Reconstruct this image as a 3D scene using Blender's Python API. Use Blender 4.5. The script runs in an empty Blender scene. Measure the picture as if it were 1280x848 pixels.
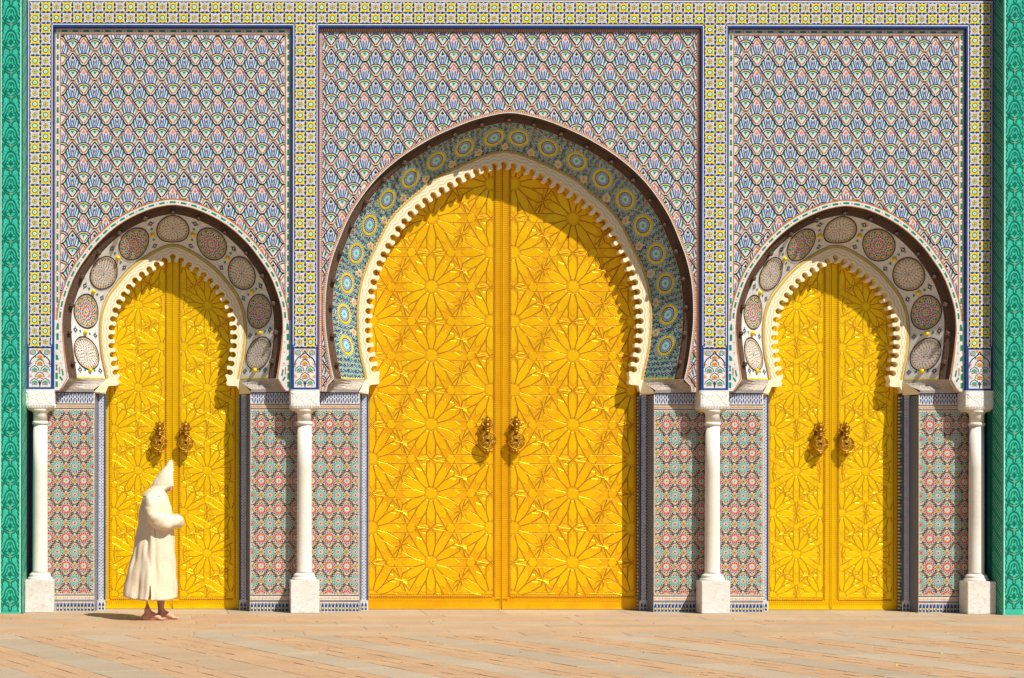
import bpy, bmesh, math, random
import numpy as np
from mathutils import Vector, Matrix
R = math.radians
random.seed(7)
rng = np.random.RandomState(7)
C = bpy.context.scene.collection
PXM = 1/110.0                      # one facade unit in metres
D = 24.7                           # camera distance to the facade plane (y = 0)
X0 = 222.0                         # facade unit straight in front of the camera

# ------------------------------------------------------------------ camera
cam = bpy.data.cameras.new('camera'); co = bpy.data.objects.new('camera', cam); C.objects.link(co)
cam.sensor_width = 36; cam.lens = 36*110*D/1280
cam.shift_x = (640-X0)/1280; cam.shift_y = (590-424)/1280
cam.clip_start = 0.5; cam.clip_end = 3000
co.location = (0, -D, 1.6)
co.rotation_euler = (R(90), R(-0.09), 0)
bpy.context.scene.camera = co

# ------------------------------------------------------------------ sky and sun
SUN = Vector((0.5, -0.65, 1.0)).normalized()
w = bpy.data.worlds.new('World'); bpy.context.scene.world = w; w.use_nodes = True
nt = w.node_tree; bg = nt.nodes['Background']; sky = nt.nodes.new('ShaderNodeTexSky')
sky.sky_type = 'NISHITA'; sky.sun_disc = False
sky.sun_elevation = math.asin(SUN.z); sky.sun_rotation = math.atan2(SUN.x, SUN.y)
nt.links.new(sky.outputs[0], bg.inputs[0]); bg.inputs[1].default_value = 0.05
sl = bpy.data.lights.new('sun', 'SUN'); so = bpy.data.objects.new('sun', sl); C.objects.link(so)
sl.energy = 5.0; sl.angle = R(0.53); sl.color = (1.0, 0.945, 0.86)
so.rotation_euler = SUN.to_track_quat('Z', 'Y').to_euler(); so.location = (5, -5, 12)
vs = bpy.context.scene.view_settings
vs.view_transform = 'Standard'; vs.look = 'None'; vs.exposure = 0.30; vs.gamma = 1

# ------------------------------------------------------------------ materials
def mat(name, col, rough=0.5, metal=0.0, var=0.12, vscale=9.0, bump=0.0, bscale=60.0, col2=None, spec=0.5, coat=0.0, hue=0.0):
    m = bpy.data.materials.new(name); m.use_nodes = True
    t = m.node_tree; b = t.nodes['Principled BSDF']
    b.inputs['Roughness'].default_value = rough; b.inputs['Metallic'].default_value = metal
    b.inputs['Specular IOR Level'].default_value = spec
    if coat: b.inputs['Coat Weight'].default_value = coat; b.inputs['Coat Roughness'].default_value = 0.12
    tc = t.nodes.new('ShaderNodeTexCoord'); n = t.nodes.new('ShaderNodeTexNoise')
    geo = t.nodes.new('ShaderNodeNewGeometry')
    n.inputs['Scale'].default_value = vscale; n.inputs['Detail'].default_value = 6; n.inputs['Roughness'].default_value = 0.65
    t.links.new(geo.outputs['Position'], n.inputs['Vector'])
    r = t.nodes.new('ShaderNodeValToRGB')
    r.color_ramp.elements[0].position = 0.3; r.color_ramp.elements[1].position = 0.7
    c2 = col2 if col2 else tuple(min(1, c*(1+var)) for c in col)
    c1 = tuple(c*(1-var) for c in col) if not col2 else col
    r.color_ramp.elements[0].color = (*c1, 1); r.color_ramp.elements[1].color = (*c2, 1)
    t.links.new(n.outputs['Fac'], r.inputs['Fac']); t.links.new(r.outputs[0], b.inputs['Base Color'])
    if bump:
        n2 = t.nodes.new('ShaderNodeTexNoise'); n2.inputs['Scale'].default_value = bscale; n2.inputs['Detail'].default_value = 5
        t.links.new(geo.outputs['Position'], n2.inputs['Vector'])
        bp = t.nodes.new('ShaderNodeBump'); bp.inputs['Strength'].default_value = bump; bp.inputs['Distance'].default_value = 0.01
        t.links.new(n2.outputs['Fac'], bp.inputs['Height']); t.links.new(bp.outputs[0], b.inputs['Normal'])
    return m
GL = dict(rough=0.30, spec=0.3, var=0.16, vscale=22, bump=0.12, bscale=45)
PAL = {}
PN = []
def pal(name, col, **k):
    kk = dict(GL); kk.update(k)
    PAL[name] = mat('glazed_' + name, col, **kk); PN.append(name)
pal('white', (0.66, 0.65, 0.62)); pal('cream', (0.60, 0.52, 0.40)); pal('blue', (0.008, 0.055, 0.25)); pal('navy', (0.008, 0.018, 0.085))
pal('yellow', (0.80, 0.66, 0.004)); pal('teal', (0.08, 0.45, 0.32)); pal('green', (0.008, 0.24, 0.12)); pal('red', (0.62, 0.05, 0.03))
pal('terracotta', (0.46, 0.17, 0.055)); pal('black', (0.022, 0.018, 0.016)); pal('orange', (0.78, 0.32, 0.03)); pal('lightblue', (0.42, 0.60, 0.86))
pal('pink', (0.78, 0.17, 0.13)); pal('ochre', (0.52, 0.33, 0.06)); pal('grey', (0.40, 0.36, 0.32)); pal('mint', (0.42, 0.72, 0.64)); pal('bone', (0.56, 0.50, 0.41)); pal('purple', (0.09, 0.05, 0.22))
PI = {n: i for i, n in enumerate(PN)}
PMATS = [PAL[n] for n in PN]
M = {}
M['plaster'] = mat('ochre_plaster', (0.48, 0.33, 0.20), rough=0.9, var=0.15, vscale=3, bump=0.3, bscale=40)
M['carved'] = mat('carved_brown_stucco', (0.03, 0.016, 0.010), rough=0.9, vscale=95, bump=1.0, bscale=150, col2=(0.17, 0.10, 0.06))
M['stucco'] = mat('cream_stucco', (0.86, 0.76, 0.52), rough=0.75, var=0.06, vscale=18, bump=0.2, bscale=120)
M['incise'] = mat('incised_stucco_line', (0.42, 0.27, 0.11), rough=0.9)
M['ochretrim'] = mat('ochre_stucco_trim', (0.55, 0.36, 0.08), rough=0.7)
M['gold'] = mat('lemon_brass', (0.93, 0.56, 0.0), rough=0.34, metal=0.42, vscale=3.5, bump=0.20, bscale=24, col2=(1.0, 0.68, 0.0), spec=0.3)
M['goldc'] = mat('amber_brass', (0.92, 0.46, 0.0), rough=0.34, metal=0.42, vscale=3.0, bump=0.24, bscale=22, col2=(1.0, 0.63, 0.002), spec=0.3)
M['gold2c'] = mat('amber_brass_field', (0.84, 0.38, 0.002), rough=0.40, metal=0.45, vscale=4, bump=0.2, bscale=40, col2=(0.96, 0.52, 0.003), spec=0.3)
M['gold2'] = mat('brass_field', (0.90, 0.51, 0.0), rough=0.38, metal=0.45, vscale=5, bump=0.2, bscale=40, col2=(0.98, 0.62, 0.002), spec=0.3)
M['goldd'] = mat('tarnished_brass', (0.36, 0.17, 0.015), rough=0.5, metal=0.4, vscale=30, bump=0.3, bscale=90, col2=(0.60, 0.30, 0.02))
M['bronze'] = mat('aged_bronze', (0.26, 0.115, 0.006), rough=0.42, metal=0.6, vscale=40, bump=0.3, bscale=90, col2=(0.50, 0.26, 0.010))
M['groove'] = mat('dark_brass_groove', (0.17, 0.06, 0.003), rough=0.6, metal=0.2, vscale=12, col2=(0.34, 0.14, 0.004))  # darker brown-gold for groove strips, piece outlines and the knocker centre
M['marble'] = mat('white_marble', (0.80, 0.78, 0.74), rough=0.38, vscale=3.5, bump=0.05, bscale=60, col2=(0.90, 0.87, 0.81))
def veined(name, c1, c2, vein, rough, fac=.8):
    m = mat(name, c1, rough=rough, vscale=2.6, bump=0.08, bscale=50, col2=c2); t = m.node_tree; b_ = t.nodes['Principled BSDF']
    src = b_.inputs['Base Color'].links[0].from_socket
    geo = t.nodes.new('ShaderNodeNewGeometry'); n1 = t.nodes.new('ShaderNodeTexNoise'); n1.inputs['Scale'].default_value = 5.5; n1.inputs['Detail'].default_value = 9; n1.inputs['Distortion'].default_value = 1.6
    mp = t.nodes.new('ShaderNodeMapping'); mp.inputs['Rotation'].default_value = (0.4, 0.9, 0.2); mp.inputs['Scale'].default_value = (1, 1, 2.2)
    t.links.new(geo.outputs['Position'], mp.inputs['Vector']); t.links.new(mp.outputs[0], n1.inputs['Vector'])
    r_ = t.nodes.new('ShaderNodeValToRGB'); e = r_.color_ramp.elements; e[0].position = .47; e[0].color = (1, 1, 1, 1); e[1].position = .53; e[1].color = (1, 1, 1, 1)
    k = e.new(.50); k.color = (*vein, 1)
    t.links.new(n1.outputs['Fac'], r_.inputs['Fac']); mx = t.nodes.new('ShaderNodeMix'); mx.data_type = 'RGBA'; mx.blend_type = 'MULTIPLY'; mx.inputs['Factor'].default_value = fac
    t.links.new(src, mx.inputs['A']); t.links.new(r_.outputs[0], mx.inputs['B']); t.links.new(mx.outputs['Result'], b_.inputs['Base Color']); return m
M['marble'] = veined('veined_white_marble', (0.66, 0.62, 0.55), (0.80, 0.79, 0.77), (0.72, 0.70, 0.66), 0.4)
M['shaft'] = veined('creamy_white_marble', (0.72, 0.67, 0.58), (0.80, 0.77, 0.71), (0.84, 0.80, 0.74), 0.35, .35)
M['marblecap'] = mat('carved_white_marble', (0.74, 0.72, 0.68), rough=0.6, vscale=8, bump=0.35, bscale=60, col2=(0.84, 0.83, 0.80))
M['tanmarble'] = mat('tan_marble', (0.62, 0.46, 0.24), rough=0.6, vscale=30, bump=0.3, bscale=50, col2=(0.86, 0.78, 0.60))
M['cloth'] = mat('cream_wool', (0.72, 0.62, 0.46), rough=0.95, var=0.07, vscale=40, bump=0.22, bscale=260, spec=0.1)
M['clothseam'] = mat('wool_seam', (0.40, 0.32, 0.22), rough=0.95)
M['skin'] = mat('tanned_skin', (0.60, 0.30, 0.20), rough=0.55, var=0.12, vscale=14, bump=0.15, bscale=120)
M['nail'] = mat('toe_nail', (0.70, 0.45, 0.35), rough=0.35)
M['hair'] = mat('dark_hair', (0.02, 0.015, 0.01), rough=0.6)
M['plaza'] = mat('plaza_low_bounce', (0.05,0.042,0.035), rough=0.95, vscale=2.2, bump=0.4, bscale=30, col2=(0.08, 0.065, 0.055))  # unseen ground beyond the paving, darkened to cut bounce light on the wall

def stone(name, c1, c2, bs=1.0):
    m = bpy.data.materials.new(name); m.use_nodes = True
    t = m.node_tree; b = t.nodes['Principled BSDF']; b.inputs['Roughness'].default_value = 0.88
    geo = t.nodes.new('ShaderNodeNewGeometry')
    n = t.nodes.new('ShaderNodeTexNoise'); n.inputs['Scale'].default_value = 1.3; n.inputs['Detail'].default_value = 9; n.inputs['Roughness'].default_value = 0.7
    t.links.new(geo.outputs['Position'], n.inputs['Vector'])
    r = t.nodes.new('ShaderNodeValToRGB'); r.color_ramp.elements[0].position = 0.32; r.color_ramp.elements[1].position = 0.66
    r.color_ramp.elements[0].color = (*c1, 1); r.color_ramp.elements[1].color = (*c2, 1)
    t.links.new(n.outputs['Fac'], r.inputs['Fac'])
    oi = t.nodes.new('ShaderNodeObjectInfo'); hv = t.nodes.new('ShaderNodeHueSaturation')
    mr = t.nodes.new('ShaderNodeMapRange'); mr.inputs['To Min'].default_value = 0.93; mr.inputs['To Max'].default_value = 1.07
    t.links.new(oi.outputs['Random'], mr.inputs['Value']); t.links.new(mr.outputs[0], hv.inputs['Value'])
    t.links.new(r.outputs[0], hv.inputs['Color'])
    n3 = t.nodes.new('ShaderNodeTexNoise'); n3.inputs['Scale'].default_value = 34; n3.inputs['Detail'].default_value = 4
    t.links.new(geo.outputs['Position'], n3.inputs['Vector'])
    r3 = t.nodes.new('ShaderNodeValToRGB'); r3.color_ramp.elements[0].position = 0.30; r3.color_ramp.elements[1].position = 0.42
    r3.color_ramp.elements[0].color = (0.6, 0.55, 0.5, 1); r3.color_ramp.elements[1].color = (1, 1, 1, 1)
    t.links.new(n3.outputs['Fac'], r3.inputs['Fac'])
    mx = t.nodes.new('ShaderNodeMix'); mx.data_type = 'RGBA'; mx.blend_type = 'MULTIPLY'; mx.inputs['Factor'].default_value = 0.7*bs
    t.links.new(hv.outputs[0], mx.inputs['A']); t.links.new(r3.outputs[0], mx.inputs['B'])
    t.links.new(mx.outputs['Result'], b.inputs['Base Color'])
    bp = t.nodes.new('ShaderNodeBump'); bp.inputs['Strength'].default_value = 0.5*bs; bp.inputs['Distance'].default_value = 0.02
    t.links.new(n3.outputs['Fac'], bp.inputs['Height']); t.links.new(bp.outputs[0], b.inputs['Normal'])
    return m
M['pale'] = stone('pale_grey_paving_stone', (0.35, 0.27, 0.18), (0.41, 0.33, 0.23), 0.5)
M['tan'] = stone('pinkish_tan_paving_stone', (0.39, 0.235, 0.125), (0.46, 0.305, 0.175), 0.8)
M['mid'] = stone('beige_paving_stone', (0.37, 0.25, 0.145), (0.43, 0.31, 0.195), 0.6)

# ------------------------------------------------------------------ object helpers
def thing(name, label, cat, loc=(0, 0, 0), group=None):
    o = bpy.data.objects.new(name, None); C.objects.link(o); o.location = loc
    o.empty_display_size = 0.2
    o['label'] = label; o['category'] = cat
    if group: o['group'] = group
    return o
def mkmesh(name, verts, faces, mats, mi=None, smooth=False):
    me = bpy.data.meshes.new(name)
    me.from_pydata([tuple(v) for v in verts] if not isinstance(verts, np.ndarray) else verts.tolist(), [], faces)
    for m in mats: me.materials.append(m)
    if mi is not None: me.polygons.foreach_set('material_index', np.array(mi, dtype=np.int32))
    if smooth: me.polygons.foreach_set('use_smooth', np.ones(len(me.polygons), dtype=bool))
    me.update()
    return me
def link(name, me, parent=None, loc=None, **props):
    o = bpy.data.objects.new(name, me); C.objects.link(o)
    if parent: o.parent = parent
    if loc is not None: o.location = loc
    for k, v in props.items(): o[k] = v
    return o
def copy_tree(o, parent=None):
    c = o.copy(); C.objects.link(c); c.parent = parent
    for ch in list(o.children): copy_tree(ch, c)
    return c

class MB:
    """3-D mesh collector"""
    def __init__(s): s.v = []; s.f = []; s.m = []
    def add(s, verts, faces, m=0):
        k = len(s.v); s.v += [tuple(p) for p in verts]; s.f += [[i+k for i in f] for f in faces]; s.m += [m]*len(faces)
    def box(s, x0, x1, y0, y1, z0, z1, m=0, bev=0):
        if bev:
            b = bev
            bm = bmesh.new(); bmesh.ops.create_cube(bm, size=1)
            for v in bm.verts: v.co = ((x0+x1)/2+v.co.x*(x1-x0), (y0+y1)/2+v.co.y*(y1-y0), (z0+z1)/2+v.co.z*(z1-z0))
            bmesh.ops.bevel(bm, geom=bm.edges[:], offset=b, segments=2, affect='EDGES')
            bm.verts.index_update(); s.add([v.co[:] for v in bm.verts], [[v.index for v in f.verts] for f in bm.faces], m); bm.free(); return
        s.add([(x0,y0,z0),(x1,y0,z0),(x1,y1,z0),(x0,y1,z0),(x0,y0,z1),(x1,y0,z1),(x1,y1,z1),(x0,y1,z1)],
              [[3,2,1,0],[4,5,6,7],[0,1,5,4],[1,2,6,5],[2,3,7,6],[3,0,4,7]], m)
    def lathe(s, prof, c=(0,0), n=32, m=0, cap=True):
        vs = []; fs = []
        for r, z in prof:
            for i in range(n):
                a = 2*math.pi*i/n; vs.append((c[0]+r*math.cos(a), c[1]+r*math.sin(a), z))
        for j in range(len(prof)-1):
            for i in range(n):
                fs.append([j*n+i, j*n+(i+1) % n, (j+1)*n+(i+1) % n, (j+1)*n+i])
        if cap: fs.append(list(range(n))[::-1]); fs.append([(len(prof)-1)*n+i for i in range(n)])
        s.add(vs, fs, m)
    def tube(s, pts, r, n=8, m=0):
        pts = [Vector(p) for p in pts]; rs = r if hasattr(r, '__len__') else [r]*len(pts)
        vs = []; fs = []
        for i, p in enumerate(pts):
            t = (pts[min(i+1, len(pts)-1)]-pts[max(i-1, 0)]).normalized()
            q = t.to_track_quat('Z', 'Y')
            for k in range(n):
                a = 2*math.pi*k/n; vs.append(p+q @ Vector((rs[i]*math.cos(a), rs[i]*math.sin(a), 0)))
        for j in range(len(pts)-1):
            for i in range(n): fs.append([j*n+i, j*n+(i+1) % n, (j+1)*n+(i+1) % n, (j+1)*n+i])
        fs.append(list(range(n))[::-1]); fs.append([(len(pts)-1)*n+i for i in range(n)])
        s.add(vs, fs, m)
    def ball(s, c, r, n=12, m=0, sc=(1,1,1)):
        vs = []; fs = []; k = n//2
        for j in range(k+1):
            th = math.pi*j/k
            for i in range(n):
                a = 2*math.pi*i/n
                vs.append((c[0]+r*sc[0]*math.sin(th)*math.cos(a), c[1]+r*sc[1]*math.sin(th)*math.sin(a), c[2]+r*sc[2]*math.cos(th)))
        for j in range(k):
            for i in range(n): fs.append([j*n+i, (j+1)*n+i, (j+1)*n+(i+1) % n, j*n+(i+1) % n])
        s.add(vs, fs, m)
    def build(s, name, mats, parent=None, smooth=False, **props):
        me = mkmesh(name, s.v, s.f, mats if isinstance(mats, list) else [mats], s.m, smooth)
        return link(name, me, parent, **props)

class Deco:
    """flat mosaic drawing, in facade units; each polygon sits h millimetres proud of its bed"""
    def __init__(s): s.v = []; s.f = []; s.m = []
    def poly(s, pts, m, h):
        k = len(s.v); s.v += [(p[0], p[1], h) for p in pts]; s.f.append(list(range(k, k+len(pts)))); s.m.append(PI[m] if isinstance(m, str) else m)
    def stroke(s, pts, w, m, h, closed=False):
        P = np.array(pts, float); n = len(P)
        if closed: T = np.roll(P, -1, 0)-np.roll(P, 1, 0)
        else: T = np.gradient(P, axis=0)
        T /= np.maximum(np.linalg.norm(T, axis=1), 1e-9)[:, None]
        N = np.stack([-T[:, 1], T[:, 0]], 1); A = P+N*w/2; B = P-N*w/2
        for i in range(n if closed else n-1):
            j = (i+1) % n
            s.poly([B[i], B[j], A[j], A[i]], m, h)
    def disc(s, c, r, m, h, n=8, a0=0, sy=1):
        s.poly([(c[0]+r*math.cos(a0+2*math.pi*i/n), c[1]+sy*r*math.sin(a0+2*math.pi*i/n)) for i in range(n)], m, h)
    def ring(s, c, r0, r1, m, h, n=16):
        for i in range(n):
            a, b = 2*math.pi*i/n, 2*math.pi*(i+1)/n
            s.poly([(c[0]+r0*math.cos(a), c[1]+r0*math.sin(a)), (c[0]+r1*math.cos(a), c[1]+r1*math.sin(a)),
                    (c[0]+r1*math.cos(b), c[1]+r1*math.sin(b)), (c[0]+r0*math.cos(b), c[1]+r0*math.sin(b))], m, h)
    def star(s, c, n, r0, r1, m, h, a0=0):
        s.poly([(c[0]+(r1 if i % 2 == 0 else r0)*math.cos(a0+math.pi*i/n), c[1]+(r1 if i % 2 == 0 else r0)*math.sin(a0+math.pi*i/n)) for i in range(2*n)], m, h)
    def rect(s, x0, y0, x1, y1, m, h): s.poly([(x0, y0), (x1, y0), (x1, y1), (x0, y1)], m, h)
    def radial(s, c, n, pts, m, h, a0=0):
        for i in range(n):
            a = a0+2*math.pi*i/n; ca, sa = math.cos(a), math.sin(a)
            s.poly([(c[0]+x*ca-y*sa, c[1]+x*sa+y*ca) for x, y in pts], m, h)
    def stamp(s, o, offs):
        V = np.array(o.v)
        for dx, dy in offs:
            k = len(s.v); s.v += [(a+dx, b+dy, h) for a, b, h in o.v]
            s.f += [[i+k for i in f] for f in o.f]; s.m += o.m
    def filt(s, keep):
        """keep(xy array)->bool array ; drop faces with a vertex outside"""
        V = np.array(s.v); ok = keep(V[:, :2])
        nf = []; nm = []
        for f, m in zip(s.f, s.m):
            if all(ok[i] for i in f): nf.append(f); nm.append(m)
        s.f = nf; s.m = nm
    def build(s, name, fn, parent=None, flip=False, **props):
        V = np.array(s.v); used = np.zeros(len(V), bool)
        for f in s.f: used[f] = True
        idx = -np.ones(len(V), int); idx[used] = np.arange(used.sum()); V = V[used]
        P = fn(V[:, 0], V[:, 1], V[:, 2]*0.001)
        fs = [[int(idx[i]) for i in (f[::-1] if flip else f)] for f in s.f]
        me = mkmesh(name, np.stack(P, 1), fs, PMATS, s.m)
        return link(name, me, parent, **props)
def flat(y, x0=0.0, z0=0.0):
    return lambda u, v, h: (x0+u*PXM, y-h, z0+v*PXM)

def smooth_path(pts, n):
    """Catmull-Rom through pts resampled evenly to n points"""
    P = np.array(pts, float); Q = np.vstack([2*P[0]-P[1], P, 2*P[-1]-P[-2]]); out = []
    for i in range(1, len(Q)-2):
        for t in np.linspace(0, 1, 12, endpoint=False):
            a, b, c, d = Q[i-1], Q[i], Q[i+1], Q[i+2]
            out.append(0.5*((2*b)+(-a+c)*t+(2*a-5*b+4*c-d)*t*t+(-a+3*b-3*c+d)*t**3))
    out.append(P[-1]); out = np.array(out)
    for _ in range(14): out[1:-1] = (out[:-2]+2*out[1:-1]+out[2:])/4
    return resample(out, n)
def resample(P, n):
    s = np.r_[0, np.cumsum(np.linalg.norm(np.diff(P, axis=0), axis=1))]; t = np.linspace(0, s[-1], n)
    return np.stack([np.interp(t, s, P[:, 0]), np.interp(t, s, P[:, 1])], 1)
def normals(P):
    T = np.gradient(P, axis=0); T /= np.linalg.norm(T, axis=1)[:, None]
    return np.stack([-T[:, 1], T[:, 0]], 1)
def mirror(half):      # half: apex first -> foot, dx>=0 ; returns left foot -> apex -> right foot
    h = np.array(half, float); L = h[::-1].copy(); L[:, 0] *= -1
    return np.vstack([L[:-1], h])
def inside(poly, pts):
    x, y = pts[:, 0], pts[:, 1]; c = np.zeros(len(pts), bool); n = len(poly); j = n-1
    for i in range(n):
        xi, yi = poly[i]; xj, yj = poly[j]
        if yi != yj: c ^= ((yi > y) != (yj > y)) & (x < (xj-xi)*(y-yi)/(yj-yi)+xi)
        j = i
    return c

# bay axes and pier centres, in facade units from X0
AX = [215.5-X0, 637.0-X0, 1058.5-X0]
PC = [49.7-X0, 381.0-X0, 893.0-X0, 1224.3-X0]
PW = 17.15                                           # pier half width
TOPR = 732.0                                         # underside of the lintel
YN = 0.045                                           # bed of the net mosaic
YP = 0.22                                            # jamb panels
YF = 0.43                                            # scalloped arch front / checker strip
YD = 0.60                                            # door face
FEET = 277.0
K43 = 1+YF/D
def deep(lst): return [(dx*K43, 176-(py-590)*K43) for dx, py in lst]

SIDE = dict(
    W=148.6, panel=98.0, strip=95.0, open=85.0,
    rim=[(0,510),(15,508),(27.2,505),(42.3,499),(55.5,492.4),(68.7,484.1),(80,475.1),(90.4,465.2),(99.8,454.7),(108.3,443),(116.8,430.7),(123,419.4),(128.1,407.1),(132.5,394),(135.9,381),(137.4,367.3),(137.4,352),(135.9,335.1),(133.2,316.2),(130.0,293)],
    foot=[(137,282),(141,277)],
    plate=deep([(0,306.5),(12.2,309),(33,320.5),(53.7,336.2),(66.9,351.3),(74.5,360.8),(81.1,370.2),(87.7,386),(90.4,398.7),(91.4,417.7),(90.5,432.8),(88.6,448),(85.5,461),(83.2,474)]),
    notch=deep([(0,321),(10,325),(19.4,330.6),(29.6,337.2),(39.6,344.2),(48.1,351.8),(55.6,360.2),(62.2,370.2),(68.4,380.5),(72.6,391.2),(75.2,402.3),(76.7,414),(76.9,425.3),(76,436.6),(74.4,447.9),(72.6,459.2),(70.2,471)]),
    ntooth=33, tip=(67.3,480.5))
CENT = dict(
    W=238.8, panel=185.5, strip=182.0, open=172.5,
    rim=[(0,626),(19.2,623.6),(49.8,615.3),(83,601.4),(105,590),(131.3,573.7),(155.9,554),(174.7,534.1),(189.8,513.4),(202.1,492.6),(213.6,465.2),(220.5,447),(226.5,423.7),(229.4,403),(230.4,380.3),(229.8,357.7),(227,335),(223.4,312),(219.0,293)],
    foot=[(227.2,285),(229,277)],
    plate=deep([(0,188),(14,190),(31,195.5),(66,211),(90,223.5),(107,238.5),(124.2,252.6),(142.5,272),(157.5,300),(170.7,327.2),(178.3,347.9),(182.8,368.7),(184.4,393),(183.8,415.8),(181.5,438.5),(177.6,456),(173.5,474)]),
    notch=deep([(0,205),(11.5,206.5),(23,209.6),(35,214),(46.9,220.2),(58.7,226),(69.3,232.3),(84,241),(98.8,251),(108.2,259.2),(117.3,267.7),(125.2,277.2),(132.7,286.6),(139,297.9),(145.9,309.2),(151.9,320.6),(157,332.5),(160.9,344.5),(164,356.4),(166.6,368.7),(168.5,380.9),(169.6,393.2),(170.0,404.9),(169.7,417.7),(168.3,430),(166.3,441.9),(163.5,454),(160.5,467)]),
    ntooth=57, tip=(155.9,478.5))
for S in (SIDE, CENT):
    S['N'] = 221 if S is SIDE else 321
    S['R'] = smooth_path(mirror(S['rim']), S['N'])
    S['R'] = S['R']; S['P'] = smooth_path(mirror(S['plate']), S['N']); S['T'] = smooth_path(mirror(S['notch']), 600)

# ------------------------------------------------------------------ net mosaic motif
def net_motif(line, bloom):
    d = Deco(); s = 1/10.6
    def q(l): return [(x*s, -y*s) for x, y in l]
    def both(l, w, m, h):
        d.stroke(q(l), w*s, m, h); d.stroke(q([(-x, y) for x, y in l]), w*s, m, h)
    def curve(l, n=10):
        P = smooth_path_l(l, n); return P
    # pale petals inside the tulip
    for sg in (-1, 1):
        d.poly(q([(sg*52,12),(sg*30,12),(sg*22,80),(sg*8,128),(sg*24,134),(sg*40,96)]), 'lightblue', 1.0)
        d.poly(q([(sg*86,40),(sg*72,46),(sg*66,92),(sg*56,122),(sg*74,128),(sg*88,96)]), 'green', 1.2)
        d.poly(q([(sg*108,70),(sg*98,72),(sg*92,110),(sg*104,122)]), 'mint', 1.0)
    d.poly(q([(0,-30),(12,-10),(24,10),(8,13),(0,26),(-8,13),(-24,10),(-12,-10)]), bloom, 1.6)
    d.poly(q([(0,36),(9,56),(0,82),(-9,56)]), bloom, 1.6)
    for sg in (-1, 1): d.poly(q([(sg*14,-2),(sg*22,18),(sg*12,60),(sg*6,90),(sg*2,84),(sg*9,50)]), 'cream', 1.1)
    for sg in (-1, 1): d.poly(q([(sg*26,150),(sg*58,164),(sg*50,182),(sg*20,168)]), 'yellow', 1.4)
    d.poly(q([(-14,146),(14,146),(12,160),(-12,160)]), 'yellow', 1.4)
    d.poly(q([(-40,188),(-20,178),(0,175),(20,178),(40,188),(0,240)]), 'mint', 0.9)
    d.poly(q([(-24,186),(24,186),(0,224)]), 'green', 1.6)
    d.poly(q([(0,268),(9,284),(0,300),(-9,284)]), 'white', 3.6)
    both(curve([(-57,10),(-52,44),(-42,84),(-24,134)]), 13, 'blue', 2.2)
    both(curve([(-24,26),(-18,74),(-8,124)]), 11, 'blue', 2.2)
    both(curve([(-84,30),(-88,64),(-80,108),(-60,146)]), 10, 'blue', 2.1)
    # outline of the cell, braided against its neighbour's
    both(curve([(0,-66),(-26,-34),(-52,6),(-84,46),(-103,84),(-126,100),(-150,104)], 16), 15, line, 3.2)
    both(curve([(-150,104),(-122,112),(-100,142),(-80,182),(-58,206),(-30,248),(0,282)], 16), 15, line, 3.2)
    both(curve([(0,138),(-42,145),(-76,168),(-100,200)], 12), 12, 'blue', 3.8)
    both(curve([(0,166),(-30,170),(-54,186),(-70,210)], 10), 9, 'navy', 3.8)
    return d
def smooth_path_l(l, n): 
    P = np.array(l, float); Q = np.vstack([2*P[0]-P[1], P, 2*P[-1]-P[-2]]); out = []
    for i in range(1, len(Q)-2):
        for t in np.linspace(0, 1, 6, endpoint=False):
            a, b, c, e = Q[i-1], Q[i], Q[i+1], Q[i+2]
            out.append(0.5*((2*b)+(-a+c)*t+(2*a-5*b+4*c-e)*t*t+(-a+3*b-3*c+e)*t**3))
    out.append(P[-1]); return resample(np.array(out), n).tolist()
NETA = net_motif('black', 'black'); NETB = net_motif('terracotta', 'pink')

# ------------------------------------------------------------------ gateways
def soffit_map(S):
    A = S['A3']; B = S['B3']                       # (n,3) arrays in metres: outer and inner edge
    n = len(A)
    def P(u, v):
        i = np.clip(u, 0, 1)*(n-1); k = np.minimum(i.astype(int), n-2); f = (i-k)[:, None]
        a = A[k]*(1-f)+A[k+1]*f; b = B[k]*(1-f)+B[k+1]*f
        return a*(1-v[:, None])+b*v[:, None]
    def fn(u, v, h):
        """u: arc length along the middle, v: 0..W across, both in facade units"""
        uu = u/S['L']; vv = v/S['WS']; e = 1e-3
        p = P(uu, vv); du = P(uu+e, vv)-P(uu-e, vv); dv = P(uu, vv+e)-P(uu, vv-e)
        nn = np.cross(du, dv); nn /= np.linalg.norm(nn, axis=1)[:, None]
        nn *= np.sign(-nn[:, 1])[:, None]
        q = p+nn*h[:, None]
        return q[:, 0], q[:, 1], q[:, 2]
    return P, fn

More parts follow.
